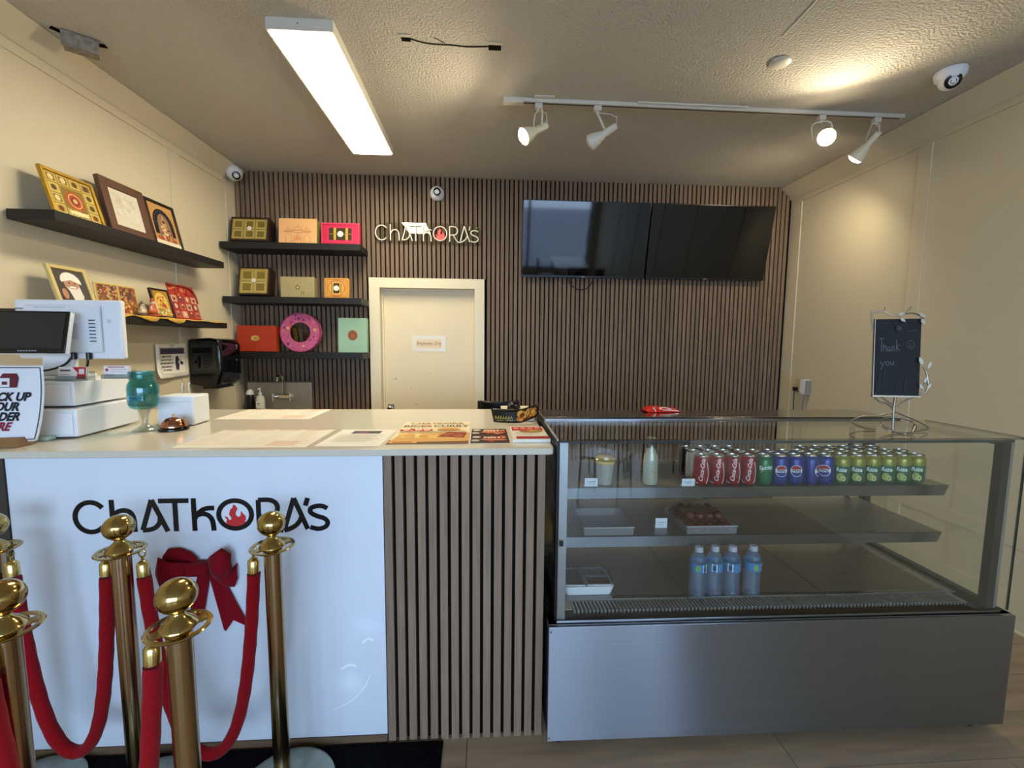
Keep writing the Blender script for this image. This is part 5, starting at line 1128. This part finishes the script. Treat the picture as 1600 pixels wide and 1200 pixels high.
# trays on the lower shelf
def tray(label, x0, x1, y0, y1, h):
    t = thing('clear_tray', label, 'tray', cw(x0, y0, SH2+.0008), rz=CRZ, group='clear plastic trays on the lower case shelf'); w, d = x1-x0, y1-y0; e = .0015
    for n, b in (('tray_floor', (0, w, 0, d, 0, e)), ('tray_wall', (0, w, 0, e, e, h)), ('tray_wall', (0, w, d-e, d, e, h)), ('tray_wall', (0, e, e, d-e, e, h)), ('tray_wall', (w-e, w, e, d-e, e, h))): MB().box(*b, mat('clear tray plastic', '#c5c9cc', .12, alpha=.16)).build(n, t, W=False)
    MB().box(-.004, w+.004, -.004, .0, h-.002, h+.001, mat('tray lip plastic', '#d5d9dc', .2, alpha=.5)).build('tray_lip', t, W=False)
tray('empty clear tray on the left of the lower case shelf', .165, .365, .196, .40, .034)
tray('clear tray filled with brown round sweets on the lower case shelf', .586, .792, .196, .42, .034)
GJ = mat('syrup soaked brown sweet', '#5a2a1c', .25, spec=.6, vary=((40, 40, 40), .25), rnd=.2)
g0 = None
for j in range(5):
    for i in range(5):
        w = cw(.610+i*.0395+RC.uniform(-.002, .002), .220+j*.042+RC.uniform(-.002, .002), SH2+.0035)
        if g0 is None: o = MB().ball((0, 0, .0195), .0195, GJ, 16, 10, (1, 1, .95)).build('round_sweet', None, W=False, loc=w); g0 = o
        else: o = g0.copy(); COL.objects.link(o); o.location = w
        tag(o, 'glossy brown round sweet lying in the clear tray', 'sweet', 'brown round sweets in the clear tray')
for i in range(4):
    for j in range(3):
        o = g0.copy(); COL.objects.link(o); o.location = cw(.628+i*.040, .262+j*.045, SH2+.033); tag(o, 'glossy brown round sweet in the upper layer of the clear tray', 'sweet', 'upper brown round sweets in the clear tray')

# water bottles
def water(lx, ly, label, rz, src=None):
    w = cw(lx, ly, .5048)
    if src: t = dup(src, w, label); t.rotation_euler = (0, 0, rz); return t
    t = thing('water_bottle', label, 'bottle', w, rz=rz, group='water bottles on the case deck')
    prof = [(0, .004), (.022, .0), (.030, .004), (.0325, .012)]
    z = .018
    while z < .098: prof += [(.0325, z), (.0302, z+.004), (.0325, z+.008)]; z += .010
    prof += [(.0318, .104), (.0318, .140), (.0325, .144), (.030, .158), (.022, .172), (.0145, .180), (.0135, .186)]
    m = MB(); m.lathe(prof, WATERM, 28); m.build('bottle', t, W=False)
    m = MB(); m.lathe([(.0325, .1045), (.0326, .139)], mat('blue bottle label', '#4a86b8', .35), 28, cap=False); lb = m.build('bottle_label', t, W=False)
    p = Print(-.0329); p.disc(-.010, .122, .009, '#8fae3c', .012, 16); p.rect(.010, .030, .107, .137, '#dfe4e8'); [p.rect(.013+.003*k, .0145+.003*k, .112, .132, '#39424e') for k in range(5)]; p.mapv(wrap); p.build('label_print', lb, W=False)
    m = MB(); m.lathe([(.0148, .184), (.0152, .186), (.0152, .199), (.013, .201), (0, .2015)], mat('white bottle cap', '#b9bccb', .4), 24); m.build('cap', t, W=False)
    m = MB(); m.lathe([(.017, .1825), (.017, .184)], WHITEP, 20); m.build('neck_ring', t, W=False)
    return t
wbt = water(.618, .156, 'first water bottle from the left on the case deck', -.2)
water(.686, .160, 'second water bottle from the left on the case deck', -1.05, wbt); water(.756, .157, 'third water bottle from the left on the case deck', -1.25, wbt); water(.842, .158, 'water bottle standing a little apart at the right on the case deck', .15, wbt)

# takeaway meal tray
tk = thing('meal_tray', 'white compartment tray with food under a clear lid on the case deck', 'food tray', cw(.080, .150, .5048), rz=CRZ)
FOAM = mat('white foam tray', '#e8eaee', .5)
TW, TD = .205, .165
m = MB(); o1 = [(.012, .008), (TW-.012, .008), (TW, .02), (TW, TD-.02), (TW-.015, TD), (.015, TD), (0, TD-.02), (0, .02)]; i1 = [(x*.9+.01, y*.88+.01) for x, y in o1]
m.add([(x, y, .0) for x, y in i1]+[(x, y, .038) for x, y in o1], [tuple(range(8))[::-1]]+[(i, (i+1) % 8, (i+1) % 8+8, i+8) for i in range(8)]+[tuple(range(8, 16))], FOAM); m.build('tray', tk, W=False, bevel=.003)
for x0, x1, y0, y1, c in ((.012, .085, .018, .145, '#a39086'), (.100, .192, .018, .080, '#b0806a'), (.100, .192, .092, .148, '#d5d8de')):
    m = MB(); m.box(x0, x1, y0, y1, .0382, .0405, mat('food %s' % c, c, .6, vary=((60, 60, 60), .35), bump=((80, 80, 80), .8, .01))); fd = m.build('food_compartment', tk, W=False, bevel=.008)
    m = MB(); m.tube([(x0, y0, .042), (x1, y0, .042), (x1, y1, .042), (x0, y1, .042)], .003, FOAM, 8, True); m.build('compartment_rim', fd, W=False)
m = MB(); m.prism([(x, y) for x, y in o1], 0, .004, CLEARP); m.mapv(lambda x, y, z: (x, z, .047+y)); m.build('clear_lid', tk, W=False)
vc = thing('beige_card', 'small beige card lying at the left end of the vent grille', 'card', cw(.052, .080, .5002), rz=CRZ)
MB().box(0, .048, 0, .05, 0, .003, mat('beige card', '#b9b094', .6)).build('card', vc, W=False)

# red packet on the rear of the case top
rpk = thing('red_packet', 'crumpled red and white plastic packet behind the display case', 'packet', cw(.62, .60, 1.179), rz=.06)
REDP = mat('red plastic film', '#c3261c', .25); N1 = 14
m = MB(); vs = []; fs = []
for i in range(N1+1):
    x = -.085+.17*i/N1; hh = (.030*(1-.55*i/N1))*math.sin(PI*min(1, (i+.6)/(N1*.5)) if i < N1*.25 else PI/2) if i < N1 else .002
    for k in range(9): a = PI*k/8; vs.append((x, -.04*math.cos(a)+.004*math.sin(i*2.1), max(0.0005, hh*math.sin(a)*(1+.15*math.sin(i*1.9+k*2.3)))))
for i in range(N1):
    for k in range(8): a = i*9+k; fs.append((a, a+1, a+10, a+9))
m.add(vs, fs, REDP); m.build('film', rpk, W=False)
for k, P in enumerate(([(-.03, .022), (.0, .024), (.03, .016)], [(-.01, .012), (.03, .010), (.07, .006)], [(-.06, .024), (-.05, .012), (-.045, .004)])): m = MB(); m.ribbon(P, .004, -.0435, -.042, mat('white print', '#e0d2c4', .4)); m.build('white_mark', rpk, W=False)

# chalkboard on a wire stand
cb = thing('chalkboard_sign', 'small chalkboard reading Thank you on a silver wire leaf stand', 'chalkboard', (1.612, 1.60, 1.1705), rz=-.30)
SIL = mat('antique silver wire', '#8d8676', .35, metal=.8); SLATE = mat('black slate board', '#0d0e0f', .7, vary=((30, 30, 8), .3))
BT = Matrix.Rotation(-.06, 4, 'X') @ Matrix.Rotation(-.015, 4, 'Y')
def bt_(x, y, z): return tuple(Matrix.Translation((0, 0, .14)) @ BT @ Vector((x*.86, y, z)))
m = MB(); m.box(-.089, .089, 0, .006, 0, .300, SLATE); m.mapv(bt_); bd = m.build('board', cb, W=False)
p = Print(-.0004); G = '#6b7074'
th = lambda P, w=.0022: p.line(P, w, G)
th([(-.072, .222), (-.052, .226)]); th([(-.062, .224), (-.062, .172)]); th(smoothpath([(-.055, .172), (-.055, .205), (-.055, .188), (-.046, .196), (-.044, .172)], 3)); th(smoothpath([(-.028, .19), (-.038, .186), (-.036, .174), (-.028, .182), (-.027, .172)], 3)); th(smoothpath([(-.022, .172), (-.021, .192), (-.014, .19), (-.013, .172)], 3)); th([(-.005, .172), (-.005, .218)]); th([(.006, .20), (-.004, .19), (.008, .174)])
th([(-.066, .132), (-.058, .120)]); th([(-.048, .135), (-.064, .100)]); th(arc(-.038, .126, .007, .007, 0, 360, 12)); th(smoothpath([(-.026, .134), (-.025, .121), (-.017, .123), (-.016, .135), (-.014, .120)], 3))
p.ring(.048, .198, .0145, .0165, '#53575b'); th([(.043, .20), (.043, .203)], .002); th([(.053, .20), (.053, .203)], .002); th(arc(.048, .196, .007, .006, 200, 340, 6), .0015)
for x, z0, z1 in ((-.07, .02, .09), (-.05, .03, .1), (.0, .01, .06), (.03, .015, .08)): p.line([(x, z0), (x+.003, z1)], .0014, '#3a3d40')
p.disc(-.0, .262, .012, '#3a3e42', .008, 10); p.line([(-.02, .28), (.0, .27), (.03, .285)], .003, '#33373b'); p.line([(.035, .25), (.07, .255)], .0022, '#4a4e52')
p.mapv(bt_); p.build('chalk_writing', bd, W=False)
def wire(P, r, name, tr=True):
    m = MB(); Q = smoothpath(P, 5); m.tube([bt_(*q) for q in Q] if tr else Q, r, SIL, 8); return m.build(name, cb, W=False)
m = MB(); m.box(-.092, -.0895, -.003, .008, -.004, .302, SIL); m.mapv(bt_); m.build('side_wire', cb, W=False)
m = MB(); m.box(-.093, .093, -.006, .010, -.006, -.001, SIL); m.mapv(bt_); m.build('bottom_ledge', cb, W=False)
wire([(-.095, .004, .25), (-.105, .004, .33), (-.098, .004, .325), (-.06, .004, .332), (-.03, .004, .318), (0, .004, .312), (.03, .002, .325), (.05, .002, .345)], .0026, 'top_branch'); wire([(.02, .004, .318), (.05, .004, .322), (.075, .004, .316), (.098, .004, .30)], .0026, 'top_branch'); wire([(-.06, .004, .332), (-.05, .004, .343), (-.052, .003, .345)], .002, 'top_branch')
wire([(.09, -.002, .0), (.115, -.003, .02), (.12, -.003, .05), (.112, -.003, .09), (.098, -.004, .115)], .003, 'side_branch'); wire([(.10, -.003, .01), (.105, -.003, .04), (.118, -.003, .06)], .0025, 'side_branch')
for x, z, a, L in ((-.01, .315, .2, .03), (.0, .302, -.6, .026), (.07, .318, -.5, .03), (.08, .298, -1.0, .03), (.092, .12, 2.0, .034), (.112, .105, 1.2, .03), (.10, .05, 1.2, .026), (.112, .03, .9, .026), (.095, .028, 2.2, .022)):
    m = MB(); c, s = math.cos(a), math.sin(a); P = [(0, 0), (.3*L, .22*L), (.65*L, .2*L), (L, 0), (.65*L, -.2*L), (.3*L, -.22*L)]
    m.prism([(x+c*u-s*v, z+s*u+c*v) for u, v in P], -.012, -.009, SIL); m.mapv(bt_); m.build('leaf', cb, W=False)
wire([(0, .0, .138), (-.002, .0, .08), (-.004, -.01, .0)], .005, 'stem', False)
wire([(-.075, .0, .135), (-.05, .0, .112), (-.03, 0, .108), (-.002, 0, .085)], .003, 'upper_arm', False); wire([(-.05, .0, .136), (-.03, .0, .118), (-.002, 0, .1)], .0025, 'upper_arm', False); wire([(.075, .0, .14), (.04, .0, .125), (.015, 0, .105), (0, 0, .085)], .003, 'upper_arm', False)
for P in ([(0, 0, .075), (-.05, .01, .055), (-.10, .02, .048), (-.135, .02, .025), (-.10, -.0, .008), (-.07, -.02, .003)], [(0, 0, .075), (.05, .01, .055), (.09, .03, .04), (.135, .03, .012), (.09, .0, .004), (.05, -.03, .003)], [(-.135, .02, .025), (-.12, .0, .01), (-.09, -.03, .003)], [(.07, .02, .045), (.068, .0, .02), (.06, -.01, .003)]): wire(P, .003, 'foot_wire', False)
m = MB(); m.tube([(-.002+.058*math.cos(a), -.035+.03*math.sin(a), .028+.026*math.sin(a)) for a in [2*PI*k/28 for k in range(28)]], .003, SIL, 8, True); m.build('foot_loop', cb, W=False)
wire([(-.06, -.035, .028), (-.03, -.065, .006), (-.002, -.085, .003), (.03, -.065, .006), (.056, -.035, .028)], .003, 'foot_wire', False)

# ================================================================== dining furniture behind the viewer (mirrored in the glass and the screens)
TABW = mat('white laminate table top', '#d9dce0', .2, spec=.6); CHB = mat('black chair metal', '#111112', .4)
def dining_table(x, y, label):
    t = thing('dining_table', label, 'table', (x, y, 0), group='dining tables behind the viewer')
    MB().box(-.4, .4, -.55, .55, .72, .75, TABW).build('table_top', t, W=False, bevel=.008)
    for a in (-.34, .34):
        for b in (-.48, .48): MB().cyl((a, b, 0), (a, b, .72), .02, CHB).build('leg', t, W=False)
def dining_chair():
    t = thing('dining_chair', '', 'chair', (0, 0, 0), group='black dining chairs behind the viewer')
    MB().box(-.2, .2, -.2, .2, .44, .465, CHB).build('seat', t, W=False, bevel=.01)
    MB().box(-.19, .19, .2, .22, .62, .86, CHB).build('backrest', t, W=False, bevel=.01)
    for a in (-.18, .18):
        MB().cyl((a*1.05, -.2, 0), (a, -.17, .44), .012, CHB).build('leg', t, W=False)
        m = MB(); m.tube([(a*1.05, .23, 0), (a, .19, .44), (a, .21, .86)], .012, CHB, 8); m.build('leg', t, W=False)
    return t
dining_table(1.95, -2.5, 'white dining table near the right wall, mirrored in the left screen')
dining_table(-.1, -2.6, 'white dining table in the middle, behind the viewer')
ch = None
for k, (x, y, rz, lb) in enumerate(((1.95, -1.75, 0, 'black dining chair at the near end of the right table'), (1.40, -2.3, PI/2, 'black dining chair at the left side of the right table'), (1.1, -1.05, .6, 'black dining chair pulled out into the aisle'), (-.1, -1.9, 0, 'black dining chair at the near end of the middle table'), (-.68, -2.6, PI/2, 'black dining chair at the left side of the middle table'))):
    if ch is None: ch = dining_chair(); c = ch; c.location = (x, y, 0); c['label'] = lb
    else: c = dup(ch, (x, y, 0), lb)
    c.rotation_euler = (0, 0, rz)
